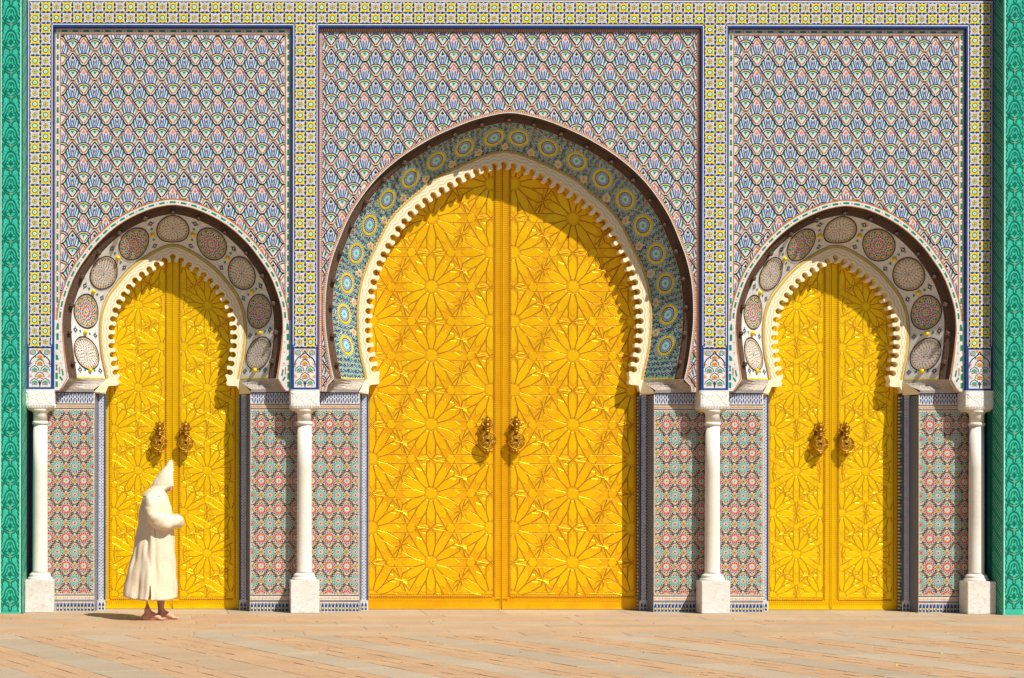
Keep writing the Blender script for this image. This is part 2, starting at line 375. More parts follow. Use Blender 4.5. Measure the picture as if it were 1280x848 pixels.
def medallion_deco(kind):
    d = Deco(); c = (0, 0); r = 18.4
    d.ring(c, r-1.2, r, 'navy', 3, 40); d.ring(c, r-3.0, r-2.5, 'ochre', 2.4, 30)
    d.ring(c, r-2.2, r-1.7, 'ochre', 2.6, 30)
    if kind == 'bright':
        d.star(c, 8, 1.4, 2.6, 'green', 3.5); d.disc(c, 1.1, 'yellow', 4.2, 8)
        d.radial(c, 12, [(3.2,0),(4.4,.75),(6.6,0),(4.4,-.75)], 'red', 3.5)
        d.radial(c, 12, [(4.9,0),(6.2,.55),(7.4,0),(6.2,-.55)], 'blue', 3.5, R(15))
        d.radial(c, 12, [(7.2,0),(8.5,1.25),(10.3,0),(8.5,-1.25)], 'red', 3.5)
        d.radial(c, 12, [(8.2,0),(9.4,.9),(10.8,0),(9.4,-.9)], 'green', 3.5, R(15))
        d.radial(c, 24, [(10.6,0),(11.6,.8),(12.7,0),(11.6,-.8)], 'navy', 3.5, R(7.5))
        d.radial(c, 12, [(12.0,0),(13.5,1.7),(15.4,0),(13.5,-1.7)], 'orange', 3.5)
        d.radial(c, 12, [(12.6,0),(13.9,1.4),(15.6,0),(13.9,-1.4)], 'green', 3.5, R(15))
        d.radial(c, 24, [(14.6,0),(15.3,.5),(16.2,0),(15.3,-.5)], 'blue', 3.6, R(7.5))
    else:
        d.disc(c, 1.3, 'teal', 3.5, 8); d.radial(c, 8, [(2,0),(2.7,.5),(3.5,0),(2.7,-.5)], 'red', 3.5)
        cols = ['red', 'ochre', 'red', 'orange', 'green', 'orange', 'blue', 'orange']
        for k, rr in enumerate((4.6, 6.3, 8.0, 9.8, 11.5, 13.1, 14.6, 15.6)):
            n = int(rr*1.9)//2*2; k_ = k*1.37
            d.radial(c, n//2, [(rr-.85,0),(rr,.8),(rr+.85,0),(rr,-.8)], cols[k], 3.5, k_)
            d.radial(c, n//2, [(rr-.75,0),(rr,.65),(rr+.75,0),(rr,-.65)], ('terracotta', 'teal', 'navy', 'ochre')[k % 4], 3.5, k_+2*math.pi/n)
    return d
def knot_deco(m='navy'):
    d = Deco()
    for a in (0, math.pi/2):
        P = [(4.0*math.cos(t)*math.cos(a)-1.4*math.sin(t)*math.sin(a), 3.3*math.cos(t)*math.sin(a)+1.4*math.sin(t)*math.cos(a)) for t in np.linspace(0, 2*math.pi, 15)[:-1]]
        d.stroke(P, .55, m, 3, True)
    d.stroke([(2.0*math.cos(t), 2.0*math.sin(t)) for t in np.linspace(0, 2*math.pi, 13)[:-1]], .5, m, 3.4, True)
    return d
def leaf_deco():
    d = Deco()
    d.poly([(0,-2.2),(1.0,-.6),(2.2,0),(1.2,.8),(1.0,2.0),(0,1.2),(-1.0,2.0),(-1.2,.8),(-2.2,0),(-1.0,-.6)], 'green', 3)
    return d
def rosette_deco(k=1.0):
    d = Deco(); c = (0, 0)
    d.disc(c, 3.4*k, 'mint', 3, 12); d.star(c, 8, 1.2*k, 2.6*k, 'teal', 3.8); d.ring(c, 3.4*k, 6.6*k, 'lightblue', 2.6, 20)
    d.radial(c, 20, [(3.8*k,0),(5.2*k,.55*k),(6.6*k,0),(5.2*k,-.55*k)], 'blue', 3.3)
    d.ring(c, 6.6*k, 7.8*k, 'navy', 3, 24); d.radial(c, 20, [(6.8*k,0),(7.2*k,.3*k),(7.6*k,0),(7.2*k,-.3*k)], 'white', 3.6)
    d.ring(c, 7.8*k, 9.9*k, 'yellow', 3.2, 24)
    d.radial(c, 24, [(8.3*k,0),(8.85*k,.5*k),(9.4*k,0),(8.85*k,-.5*k)], 'navy', 3.9)
    d.radial(c, 24, [(9.8*k,.6*k),(10.6*k,0),(9.8*k,-.6*k)], 'red', 3.5, R(7.5))
    d.radial(c, 24, [(10.2*k,0),(11.4*k,.85*k),(12.6*k,0),(11.4*k,-.85*k)], 'teal', 3.3)
    d.radial(c, 24, [(11.4*k,0),(12.3*k,.6*k),(13.2*k,0),(12.3*k,-.6*k)], 'navy', 3.2, R(7.5))
    return d
def smallrose_deco():
    d = Deco(); c = (0, 0)
    d.star(c, 8, 3.6, 5.3, 'yellow', 3); d.disc(c, 3.4, 'white', 3.6, 12); d.disc(c, 1.0, 'blue', 4.2, 8)
    d.radial(c, 8, [(1.3,0),(2.3,.7),(3.2,0),(2.3,-.7)], 'red', 4.2)
    return d

def dashes_along(d, P, N, off, period, m_dash, m_dot, wid, h):
    s = np.r_[0, np.cumsum(np.linalg.norm(np.diff(P, axis=0), axis=1))]
    Q = P+N*off; n = int(round(s[-1]/period)); per = s[-1]/n
    f = lambda t: (float(np.interp(t, s, Q[:, 0])), float(np.interp(t, s, Q[:, 1])))
    for i in range(n):
        c = (i+.5)*per
        L = per*.27; pts = [f(c-L), f(c-L*.5), f(c), f(c+L*.5), f(c+L)]
        d.stroke(pts, wid, m_dash, h)
        x, y = f(i*per); d.disc((x, y), .8, m_dot, h, 6)
        for sgn in (-1, 1):
            pass

def make_gateway(S, label, name='arched_gateway'):
    side = S is SIDE
    t = thing(name, label, 'gateway', (0, 0, 0))
    W = S['W']; Rp = S['R']; NR = normals(Rp)
    if NR[len(NR)//2, 1] < 0: NR = -NR              # outward
    foot = S['foot']
    # --- net panel bed with the arch cut out
    outer = [(-W, FEET), (-foot[1][0], FEET), (-foot[0][0], foot[0][1])]
    arch = outer[1:]+[tuple(p) for p in Rp]+[(foot[0][0], foot[0][1]), (foot[1][0], FEET)]
    b = MB(); front = [(-W, FEET)]+arch+[(W, FEET), (W, TOPR), (-W, TOPR)]
    n = len(front)
    b.add([(x*PXM, YN, z*PXM) for x, z in front]+[(x*PXM, YN+.05, z*PXM) for x, z in front],
          [list(range(n))]+[[i, i+n, (i+1) % n+n, (i+1) % n] for i in range(n)], PI['white'])
    b.build('panel_bed', PMATS, t)
    # --- net mosaic
    d = Deco(); px, pyy = 27.93, 37.1
    ncol = 10 if side else 17
    xl = -ncol*px/2; h0 = 694.4 if side else 699.9
    offA = [(xl+px*(i+.5), h0-pyy*j) for i in range(-1, ncol+1) for j in range(-1, 12)]
    offB = [(xl+px*i, h0-pyy*(j+.5)) for i in range(0, ncol+1) for j in range(-2, 12)]
    for tries in ((NETA, offA), (NETB, offB)):
        M_, offs = tries
        keepo = []
        for (ox, oy) in offs:
            r = np.array([[ox+a, oy-bb] for a in (-13, 0, 13) for bb in (-9, 5, 18, 28)])
            if (~inside(arch, r)).any() and oy < TOPR+20 and oy > FEET-20: keepo.append((ox+rng.normal()*.13, oy+rng.normal()*.13))
        d.stamp(M_, keepo)
    edge = (W-8.2) if side else (W-4.2)
    clipR = arch
    tw = 6.0 if side else 2.2
    grown = [tuple(p) for p in (Rp+NR*tw)]
    grown = [(-(foot[1][0]+1), FEET-2), (grown[0][0], 290)]+grown+[(grown[-1][0], 290), (foot[1][0]+1, FEET-2)]
    lowcut = 350 if side else FEET+3
    d.filt(lambda P: (np.abs(P[:, 0]) < edge+.7) & (P[:, 1] < TOPR-8.5+(0 if side else 5)) & (P[:, 1] > lowcut) & ~inside(grown, P))
    d.build('net_mosaic', flat(YN), t, kind='stuff')
    # --- trims round the panel and round the arch
    d = Deco(); s0 = np.r_[0, np.cumsum(np.linalg.norm(np.diff(Rp, axis=0), axis=1))]
    if side:
        for sg in (-1, 1):
            x0, x1 = sorted((sg*(W-.2), sg*(W-8.4)))
            d.rect(x0, FEET+.5, x1, TOPR-.4, 'terracotta', 3.5)
            x0, x1 = sorted((sg*(W-1.6), sg*(W-7.0))); d.rect(x0, FEET+1, x1, TOPR-2, 'white', 4.5)
            P = np.array([(sg*(W-4.3), z) for z in np.linspace(FEET+2, TOPR-4, 60)])
            dashes_along(d, P, np.zeros_like(P), 0, 13.4, 'green', 'green', 2.5, 5.6)
            for k in range(int((TOPR-FEET)/13.4)+1):
                z = FEET+2+13.4*(k); 
                for e in (-1.7, 1.7): d.disc((sg*(W-4.3+e*.9), z+.0), .55, 'terracotta', 5.6, 5)
        d.rect(-W+.3, TOPR-8.4, W-.3, TOPR-.5, 'terracotta', 5.0); d.rect(-W+2, TOPR-7, W-2, TOPR-1.7, 'white', 5.8)
        P = np.array([(x, TOPR-4.3) for x in np.linspace(-W+6, W-6, 60)])
        dashes_along(d, P, np.zeros_like(P), 0, 13.4, 'green', 'green', 2.3, 6.8)
        hi = Rp[:, 1] > 300
        PP, NN = Rp[hi], NR[hi]
        d.stroke((PP+NN*4.2), 8.6, 'terracotta', 7.0); d.stroke((PP+NN*3.7), 6.0, 'white', 8.0)
        dashes_along(d, PP, NN, 3.8, 13.2, 'green', 'green', 2.3, 9.2)
        d.stroke((PP+NN*.25), .6, 'terracotta', 8.6)
        # foot pieces
        for sg in (-1, 1):
            fp = [(sg*x, z) for x, z in [(W-.6,FEET+1),(foot[1][0]+.6,FEET+1),(foot[0][0]+.4,foot[0][1]+.6),(131.2,293.5),(132.2,300),(135.4,325),(137.4,352),(138.2,366),(W-.6,366)]]
            d.poly(fp, 'white', 9.6)
            d.stroke([(sg*x, z) for x, z in [(141.5,278),(137.6,283),(131.8,293.6),(133.4,306),(136,326),(137.8,345),(138,362)]], 1.1, 'terracotta', 10.4)
            for pl in ([(137,291),(140.5,296),(142,294.5),(138.8,289.5)], [(136,297),(137.5,305),(139.2,304),(137.8,296)], [(143.6,282),(146.6,282),(146.6,289),(143.6,289)],
                       [(143.6,292),(146.6,292),(146.6,300),(143.6,300)], [(143.6,303),(146.6,303),(145.6,306.5),(146.6,310),(143.6,310),(144.6,306.5)],
                       [(142.3,316),(146.3,316),(146.3,323),(143.4,321)], [(143.2,329),(146.2,329),(146.2,336),(143.2,336)], [(142.6,341),(145.6,341),(145.6,349),(142.6,349)], [(142.2,354),(145.8,354),(144.6,362),(142.6,362)]):
                d.poly([(sg*x, z) for x, z in pl], 'green', 11)
            d.poly([(sg*x, z) for x, z in [(140.6,298),(142.2,298),(142.2,307),(140.6,307)]], 'terracotta', 11)
            for zz in (312, 326, 339, 351): d.disc((sg*(139.4+.02*(zz-300)), zz), .8, 'terracotta', 11, 6)
    else:
        for sg in (-1, 1):
            x0, x1 = sorted((sg*(W-.2), sg*(W-4.6))); d.rect(x0, FEET+.5, x1, TOPR-.4, 'terracotta', 3.5)
            for k in range(int((TOPR-FEET)/2.6)):
                z = FEET+1.2+k*2.6
                d.rect(min(sg*(W-1.2), sg*(W-3.4)), z, max(sg*(W-1.2), sg*(W-3.4)), z+.8, 'white', 4.6)
            d.rect(*( (sg*(W-2.5)-.25), FEET+1, (sg*(W-2.5)+.25), TOPR-2), 'white', 4.9)
        d.rect(-W+.3, TOPR-5, W-.3, TOPR-.5, 'terracotta', 5.0)
        for k in range(int(2*W/2.6)): d.rect(-W+1+k*2.6, TOPR-4, -W+1.8+k*2.6, TOPR-1.5, 'white', 5.8)
        hi = Rp[:, 1] > 292
        PP, NN = Rp[hi], NR[hi]
        PP = np.vstack([[(-foot[1][0], FEET), (-foot[0][0], foot[0][1])], PP, [(foot[0][0], foot[0][1]), (foot[1][0], FEET)]])
        NN = normals(PP); NN = NN if NN[len(NN)//2, 1] > 0 else -NN
        d.stroke(PP+NN*1.9, 3.8, 'terracotta', 7.0); d.stroke(PP+NN*.5, 1.1, 'white', 8.0)
        PQ = resample(PP+NN*2.3, 420); NQ = normals(PQ)
        for i in range(len(PQ)): d.stroke([PQ[i]-NQ[i]*.9, PQ[i]+NQ[i]*.9], .75, 'white', 8.6)
    d.build('border_tiles', flat(YN), t, kind='stuff')
    # --- carved brown reveal
    Rin = Rp-NR*10.0
    Rr = Rp.copy(); n = len(Rr); b = MB()
    prof = [(0.0, YN+.004), (0.6, .075), (2.2, .092), (4.5, .100), (7.0, .118), (8.6, .128), (10.0, .155)]
    rows = []
    for k, (o_, y_) in enumerate(prof):
        row = []
        for i in range(n):
            j = rng.uniform(-1, 1)*(0.7 if 0 < k < 6 else 0)
            p = Rr[i]-NR[i]*(o_+j*.8); row.append((p[0]*PXM, y_+j*.006, p[1]*PXM))
        rows.append(row)
    vs_ = [p for r_ in rows for p in r_]; fs_ = [[k*n+i, k*n+i+1, (k+1)*n+i+1, (k+1)*n+i] for k in range(len(prof)-1) for i in range(n-1)]
    b.add(vs_, fs_)
    s1 = np.r_[0, np.cumsum(np.linalg.norm(np.diff(Rr, axis=0), axis=1))]
    nk = 15 if side else 25
    rv = b.build('carved_reveal', M['carved'], t)
    kb = MB(); kb.ball((0, 0, 0), 1, 10)
    for v_i in range(len(kb.v)):
        x, y, z = kb.v[v_i]; q_ = 1+.16*math.sin(9*math.atan2(y, x)+6*z); kb.v[v_i] = (x*q_, y*q_, z)
    kme = mkmesh('knob', kb.v, kb.f, [M['carved']], kb.m)
    for k in range(nk):
        i = int((k+.5)/nk*(n-1)); p = Rr[i]-NR[i]*8.2
        o = link('carved_knob', kme, rv, (p[0]*PXM, .105, p[1]*PXM)); r_ = 3.3*PXM*(1+.15*rng.uniform(-1, 1)); o.scale = (r_, r_*1.3, r_)
    # --- soffit
    hi = Rin[:, 1] >= 290
    A = np.vstack([Rin]); A[0] = (-(120.6 if side else 209.8), 293.5); A[-1] = (-A[0][0], 293.5); B = S['P'].copy()
    hc = 372 if side else 392
    def polar(Q, fr):
        th = np.arctan2(Q[:, 0], Q[:, 1]-hc); th = np.maximum.accumulate(th+np.arange(len(th))*1e-9); g = np.linspace(-1, 1, len(th))
        t_ = np.where(fr < 0, -fr*th[0], fr*th[-1]); return np.stack([np.interp(t_, th, Q[:, 0]), np.interp(t_, th, Q[:, 1])], 1)
    fr = np.linspace(-1, 1, 1200); A_, B_ = polar(A, fr), polar(B, fr); md = (A_+B_)/2
    ss = np.r_[0, np.cumsum(np.linalg.norm(np.diff(md, axis=0), axis=1))]; tt = np.linspace(0, ss[-1], S['N'])
    A = np.stack([np.interp(tt, ss, A_[:, 0]), np.interp(tt, ss, A_[:, 1])], 1); B = np.stack([np.interp(tt, ss, B_[:, 0]), np.interp(tt, ss, B_[:, 1])], 1)
    S['A3'] = np.stack([A[:, 0]*PXM, np.full(len(A), .15), A[:, 1]*PXM], 1)
    S['B3'] = np.stack([B[:, 0]*PXM, np.full(len(B), YF+.004), B[:, 1]*PXM], 1)
    Mid = (S['A3']+S['B3'])/2; S['L'] = float(np.linalg.norm(np.diff(Mid, axis=0), axis=1).sum()/PXM)
    S['WS'] = float(np.linalg.norm(S['A3']-S['B3'], axis=1).mean()/PXM)
    Pf, fn = soffit_map(S)
    L, WS = S['L'], S['WS']
    d = Deco(); nu = S['N']-1
    for i in range(nu):
        u0, u1 = L*i/nu, L*(i+1)/nu
        for q_ in range(6): d.rect(u0, WS*q_/6, u1, WS*(q_+1)/6, 'white', 0)
        d.rect(u0, WS-1.3, u1, WS-.1, 'yellow', 1.6) if (side or i % 2) else d.rect(u0, WS-1.3, u1, WS-.1, 'navy', 1.6)
        if side: d.rect(u0, WS-2.1, u1, WS-1.6, 'navy', 1.2)
    for z_ in (0.6,):
        d.rect(.2, 0, 1.6, WS, 'yellow', 2); d.rect(L-1.6, 0, L-.2, WS, 'yellow', 2)
    sof = d.build('soffit', fn, t, **({} if side else {}))
    if side:
        nm = 9; cs = [L*(.5+(k-4)*.1085) for k in range(9)]
        kinds = ['pale', 'bright', 'pale', 'bright', 'pale', 'bright', 'pale', 'bright', 'pale']
        for k in range(9):
            dd = Deco(); rr = 18.4
            dm = medallion_deco(kinds[k]); a = rng.uniform(0, .3)
            dm.v = [(x*1.16, y*1.16, h+3) for x, y, h in dm.v]; dd.stamp(dm, [(cs[k], WS*.46)])
            dd.build('medallion', fn, sof, label=('dense red, blue and green star medallion' if kinds[k] == 'bright' else 'pale speckled mosaic medallion'))
        orn = Deco()
        gaps = [(cs[k]+cs[k+1])/2 for k in range(8)]+[cs[0]-21.5, cs[8]+21.5]
        for g in gaps:
            kd = knot_deco(); ld = leaf_deco()
            orn.stamp(kd, [(g, WS*.14), (g, WS*.84)]); orn.stamp(ld, [(g, WS*.31), (g, WS*.64)])
            sb = MB(); sb.ball((0, 0, 0), 3.0*PXM, 14)
            x, y, z = fn(np.array([g]), np.array([WS*.475]), np.array([0.012]))
            o = sb.build('gilt_stud', M['gold'], sof, smooth=True); o.location = (x[0], y[0], z[0])
        orn.build('knot_and_leaf_inlay', fn, sof, kind='stuff')
    else:
        cs = [L/2+(1 if k > 9 else -1)*(15.8+(abs(k-9.5)-.5)*39.4) for k in range(20)]
        for c_ in cs:
            dd = Deco(); dm = rosette_deco(1.24); dm.v = [(x, y, h+3) for x, y, h in dm.v]; dd.stamp(dm, [(c_, WS*.47)]); dd.build('rosette', fn, sof)
        for k in range(19):
            g = (cs[k]+cs[k+1])/2
            dd = Deco(); dm = smallrose_deco(); dm.v = [(x, y, h+3) for x, y, h in dm.v]; dd.stamp(dm, [(g, WS*.84)]); dd.build('small_rosette', fn, sof)
        bgd = Deco(); sp = 2.35; cy = ['blue', 'teal', 'navy', 'blue', 'ochre', 'teal', 'blue', 'teal', 'navy']
        for iu in range(int(L/sp)):
            for iv in range(int((WS-3)/sp)+1):
                u_ = (iu+.5+(iv % 2)*.5)*sp; v_ = 1.3+iv*sp
                if min(math.hypot(u_-c_, v_-WS*.47) for c_ in cs) < 15.9: continue
                if min(math.hypot(u_-(cs[k]+cs[k+1])/2, v_-WS*.84) for k in range(19)) < 5.2: continue
                if u_ > L-2.2 or u_ < 2.2: continue
                q_ = cy[(iu*2+iv*3) % 9]
                bgd.disc((u_, v_), 1.22+.2*rng.uniform(-1, 1), q_, 3.2, 5, rng.uniform(0, 6))
        for k in range(21):
            g = ([cs[0]-19.7]+[(cs[i_]+cs[i_+1])/2 for i_ in range(19)]+[cs[19]+19.7])[k]
            bgd.stroke([(g-6, 1), (g-3, 3.2), (g, 4.2), (g+3, 3.2), (g+6, 1)], 1.6, 'orange', 2.6)
            bgd.stroke([(g-4, .8), (g, 2.4), (g+4, .8)], 1.0, 'red', 2.8)
        bgd.build('small_tesserae', fn, sof, kind='stuff')
    # --- scalloped stucco arch
    T = S['T']; NT = normals(T); NT = NT if NT[len(NT)//2, 1] < 0 else -NT        # inward (towards the opening)
    st = np.r_[0, np.cumsum(np.linalg.norm(np.diff(T, axis=0), axis=1))]; Lt = st[-1]; nt_ = S['ntooth']; sp = Lt/nt_
    def at(s_, o_):
        x = np.interp(s_, st, T[:, 0]); z = np.interp(s_, st, T[:, 1]); nx = np.interp(s_, st, NT[:, 0]); nz = np.interp(s_, st, NT[:, 1])
        return (float(x+nx*o_), float(z+nz*o_))
    pr = [(-.5,.42),(-.40,.41),(-.31,.36),(-.27,.27),(-.29,.14),(-.33,.0),(-.31,-.14),(-.23,-.26),(-.12,-.345),(0,-.375)]
    pr = pr+[(-x, y) for x, y in pr[-2:0:-1]]
    inner = []
    for k in range(nt_):
        c_ = (k+.5)*sp
        inner += [at(c_+x*sp, y*sp) for x, y in pr]
    tipx, tiph = S['tip'][0]*K43, 176-(S['tip'][1]-590)*K43
    op = S['open']
    legR = [(tipx+1.0, tiph+5.5), (tipx-.2, tiph+2), (tipx+.4, tiph-.6), (tipx+3, tiph-1.8), (op-4.5, tiph-2.2), (op-1.5, tiph-3.4), (op-.2, tiph-6), (op, tiph-10)]
    inner = [(-x, z) for x, z in legR[::-1]]+inner+legR
    Po = S['P']; ns = len(inner)
    # outer path sampled to the same count, ending down at the corbel
    outp = np.vstack([[(-(S['strip']+1), tiph-10), (-(S['strip']), tiph-5), (-(S['strip']-4), tiph-1)], Po, [(S['strip']-4, tiph-1), (S['strip'], tiph-5), (S['strip']+1, tiph-10)]])
    # match outer points by projecting from the inner ones along the arch (arc fraction of the notch line)
    outr = resample(outp, ns)
    I = np.array(inner)
    frac_in = np.r_[0, np.cumsum(np.linalg.norm(np.diff(resample(np.array(inner)[:, :], ns), axis=0), axis=1))]
    b = MB()
    y0, y1 = YF-.012, YD-.012
    V = [(x*PXM, y0, z*PXM) for x, z in inner]+[(x*PXM, y0, z*PXM) for x, z in outr]+[(x*PXM, y1, z*PXM) for x, z in inner]+[(x*PXM, y0+.06, z*PXM) for x, z in outr]
    F = []
    loop = list(range(ns))+[ns+i for i in range(ns)][::-1]
    F.append(loop[::-1])
    for i in range(ns-1):
        F.append([i, 2*ns+i, 2*ns+i+1, i+1])
        F.append([ns+i, ns+i+1, 3*ns+i+1, 3*ns+i])
    b.add(V, F); b.v = [tuple(v) for v in b.v]
    sa = b.build('scalloped_arch', M['stucco'], t)
    # incised lines
    d = Deco()
    def wave(off, amp, rr):
        pts = []
        for k in range(nt_):
            c_ = (k+.5)*sp
            for x in (-.5, -.38, -.25, -.12, 0, .12, .25, .38): pts.append(at(c_+x*sp, -(off+amp*math.cos(x*math.pi*1.0)**2)*sp))
        return pts
    d.stroke(wave(.42, .18, 0), .42, 0, 1.2); d.stroke(wave(.78, .16, 0), .38, 0, 1.2)
    if not side: d.stroke(wave(1.08, .1, 0), .34, 0, 1.2)
    o = d.build('incised_line', flat(y0), sa, kind='stuff'); o.data.materials.clear(); o.data.materials.append(M['incise'])
    o.data.polygons.foreach_set('material_index', [0]*len(o.data.polygons))
    d = Deco(); Pn = normals(Po); Pn = Pn if Pn[len(Pn)//2, 1] < 0 else -Pn
    d.stroke(Po+Pn*1.6, 2.6, 0, 2.0)
    o = d.build('outer_fillet', flat(y0), sa); o.data.materials.clear(); o.data.materials.append(M['ochretrim'])
    o.data.polygons.foreach_set('material_index', [0]*len(o.data.polygons))
    # --- imposts, jamb panels, checker strips
    pe = S['panel']; se = S['strip']; Ax = 120.6 if side else 209.8; Bx = abs(Po[0][0]); Fx = foot[1][0]
    for sg in (-1, 1):
        top = [(Fx-10.5, .052), (Ax, .15), (Ax*.5+Bx*.5, .29), (Bx, YF)]
        mid = [(Fx-10, .075), (Ax+1.5, .17), (Ax*.5+Bx*.5+1, .285), (Bx+1, YF-.015)]
        bot = [(Fx+8, .16), (Ax+6, YP-.028), (pe+12, YP-.028), (pe+1, YP-.026)]
        low = [(Fx+8, .165), (Ax+6, YP-.02), (pe+12, YP-.02), (pe+1, YP-.018)]
        hs = [293.6, 290.2, 280.0, FEET-.5]
        rows = []
        for k in range(4):
            rows.append([(sg*x*PXM, y, hs[k]*PXM) for x, y in (top, mid, bot, low)[k]])
        # insert intermediate rows for a coved profile
        def lerp(r0, r1, f, push): return [tuple(a+(b_-a)*f for a, b_ in zip(p, q_)) for p, q_ in zip(r0, r1)]
        R3 = [rows[0], rows[1], lerp(rows[1], rows[2], .3, 0), lerp(rows[1], rows[2], .62, 0), rows[2], rows[3]]
        R3[2] = [(x, y+.012, z) for x, y, z in R3[2]]; R3[3] = [(x, y+.008, z) for x, y, z in R3[3]]
        b = MB(); vs_ = [p for r_ in R3 for p in r_]
        fs_ = [[k*4+i, k*4+i+1, (k+1)*4+i+1, (k+1)*4+i] for k in range(5) for i in range(3)]
        b.add(vs_, fs_, PI['grey']); 
        im = b.build('impost', PMATS, t)
        dd = Deco()
        g0, g1 = np.array(rows[1]), np.array(rows[2])
        R3a = np.array(R3)
        def patch(u, v, h, R3a=R3a, sg=sg):
            # u 0..30 across, v 0..10 down rows 1..4
            kk = 1+v/10*3; a = np.minimum(kk.astype(int), 3); f = (kk-a)[:, None]
            uu = u/30*3; c_ = np.minimum(uu.astype(int), 2); g = (uu-c_)[:, None]
            p = (R3a[a, c_]*(1-g)+R3a[a, c_+1]*g)*(1-f)+(R3a[a+1, c_]*(1-g)+R3a[a+1, c_+1]*g)*f
            return p[:, 0]-sg*h*.5, p[:, 1]-h, p[:, 2]+h*.3
        ni = 15 if side else 17
        for i in range(ni-1):
            for j in range(6):
                wq = 30/ni; cx, cy_ = (i+.5+(j % 2)*.5)*wq, .9+j*1.62
                dd.poly([(cx-wq*.42, cy_), (cx, cy_-.74), (cx+wq*.42, cy_), (cx, cy_+.74)], ('white', 'cream')[(i+j) % 2], 3); dd.poly([(cx-wq*.17, cy_), (cx, cy_-.34), (cx+wq*.17, cy_), (cx, cy_+.34)], ('terracotta', 'navy', 'ochre')[(i+j) % 3], 5)
        dd.build('diamond_tesserae', patch, im, kind='stuff')
        b = MB()     # cream corbel that carries the foot of the scalloped arch
        b.add([(sg*(Bx)*PXM, YF-.014, 293*PXM), (sg*(Bx-6)*PXM, YF-.014, 293*PXM), (sg*(pe+1)*PXM, YP-.03, FEET*PXM), (sg*op*PXM, YF-.014, FEET*PXM), (sg*(pe+.5)*PXM, YP+.02, (FEET-2)*PXM), (sg*op*PXM, YF, (FEET-2)*PXM)],
              [[0, 1, 3, 2], [2, 3, 5, 4]]); b.build('corbel', M['stucco'], t)
        # jamb panel (front face) : from the return out behind the column
        x1_ = 165 if side else 256
        bx = MB(); bx.box(*sorted((sg*pe*PXM, sg*x1_*PXM)), YP, YP+.03, 0.0, (FEET-.2)*PXM, PI['bone']); jp = bx.build('jamb_panel', PMATS, t)
        d = Deco(); cx0 = pe+14 if side else pe+16
        H0, H1 = 21.5, 254.5
        def fl(c1, c2):
            q_ = Deco(); c = (0, 0)
            q_.disc(c, 3.4, 'white', 1.8, 12); q_.disc(c, 1.5, c2, 3, 8); q_.radial(c, 12, [(2.0,0),(2.6,.5),(3.3,0),(2.6,-.5)], 'ochre' if c1 == 'red' else 'navy', 2.4)
            q_.radial(c, 12, [(3.7,.5),(4.9,1.15),(6.8,0),(4.9,-1.15),(3.7,-.5)], c1, 3)
            q_.radial(c, 12, [(6.1,0),(7.2,.95),(8.3,0),(7.2,-.95)], 'blue', 2.6, R(15))
            q_.radial(c, 12, [(7.6,0),(8.6,.85),(9.6,0),(8.6,-.85)], 'navy', 2.4, 0)
            q_.radial(c, 12, [(8.6,0),(9.8,.8),(10.8,0),(9.8,-.8)], 'ochre', 2.3, R(15))
            return q_
        Ff = {('red'): fl('red', 'teal'), ('teal'): fl('teal', 'red')}
        g = Deco()
        for (ax_, ay_) in ((11, 0), (0, 18)):
            pass
        g.radial((11, 0), 4, [(.3,0),(1.5,1.2),(3.0,0),(1.5,-1.2)], 'ochre', 3.2); g.disc((11, 0), .7, 'black', 3.8, 5)
        for sx_ in (-1, 1):
            for sy_ in (-1, 1):
                for q_, (qx, qy) in enumerate(((5.5, 9.2), (3.0, 12.3), (8.2, 6.6))):
                    g.radial((sx_*qx, sy_*qy), 3, [(.2,0),(1.1,.95),(2.1,0),(1.1,-.95)], ('ochre', 'navy', 'ochre')[q_], 2.8, sx_*.6)
                    g.disc((sx_*qx*1.25, sy_*qy*.9), .8, 'blue', 3.3, 4); g.disc((sx_*qx*.7, sy_*qy*1.15), .7, 'navy', 3.3, 4)
        nrow = 14; step = (H1-H0)/13.0; pitch = 22.0
        for rI in range(0, 14):
            col = 'red' if rI % 2 == 0 else 'teal'
            for k in range(-2, 6):
                cx = cx0+k*pitch+(pitch/2 if rI % 2 else 0); cy_ = H0+step*rI
                d.stamp(Ff[col], [(cx, cy_)]); d.stamp(g, [(cx, cy_)])
        d.filt(lambda P: (P[:, 0] > pe+1.2) & (P[:, 0] < x1_-1) & (P[:, 1] > H0-.3) & (P[:, 1] < H1+.5))
        d.rect(pe+.3, H0-1, pe+.9, H1+1, 'grey', 1.2)
        # bottom bands
        d.rect(pe+.3, 12.6, x1_, 13.4, 'navy', 1.5); d.rect(pe+.3, 20, x1_, 20.9, 'navy', 1.5); d.rect(pe+.3, 14.6, x1_, 19.0, 'white', 1.6)
        d.rect(pe+.3, 14.2, x1_, 14.7, 'navy', 2.0)
        k = 0; x = pe+2
        while x < x1_-2:
            d.poly([(x-1.6, 16.9), (x, 18.4), (x+1.6, 16.9), (x, 15.5)], 'orange', 2.6); d.disc((x+2.3, 16.9), .5, 'navy', 2.6, 5); x += 4.6
        x = pe+2.4
        while x < x1_-2:
            d.poly([(x-1.5, .8), (x+1.5, .8), (x+1.5, 8), (x, 11.4), (x-1.5, 8)], 'blue', 2.4); d.rect(x-.9, 3.3, x+.9, 5.4, 'yellow', 3.2); d.disc((x+2.2, 9.5), .7, 'blue', 2.4, 5); x += 4.4
        # top bands
        d.rect(pe+.3, 262, x1_, 275.3, 'white', 1.2)
        d.rect(pe+.3, 255.3, x1_, 256.2, 'navy', 1.5); d.rect(pe+.3, 261, x1_, 261.9, 'navy', 1.5); d.rect(pe+.3, 275.4, x1_, FEET-.3, 'blue', 1.6)
        x = pe+2
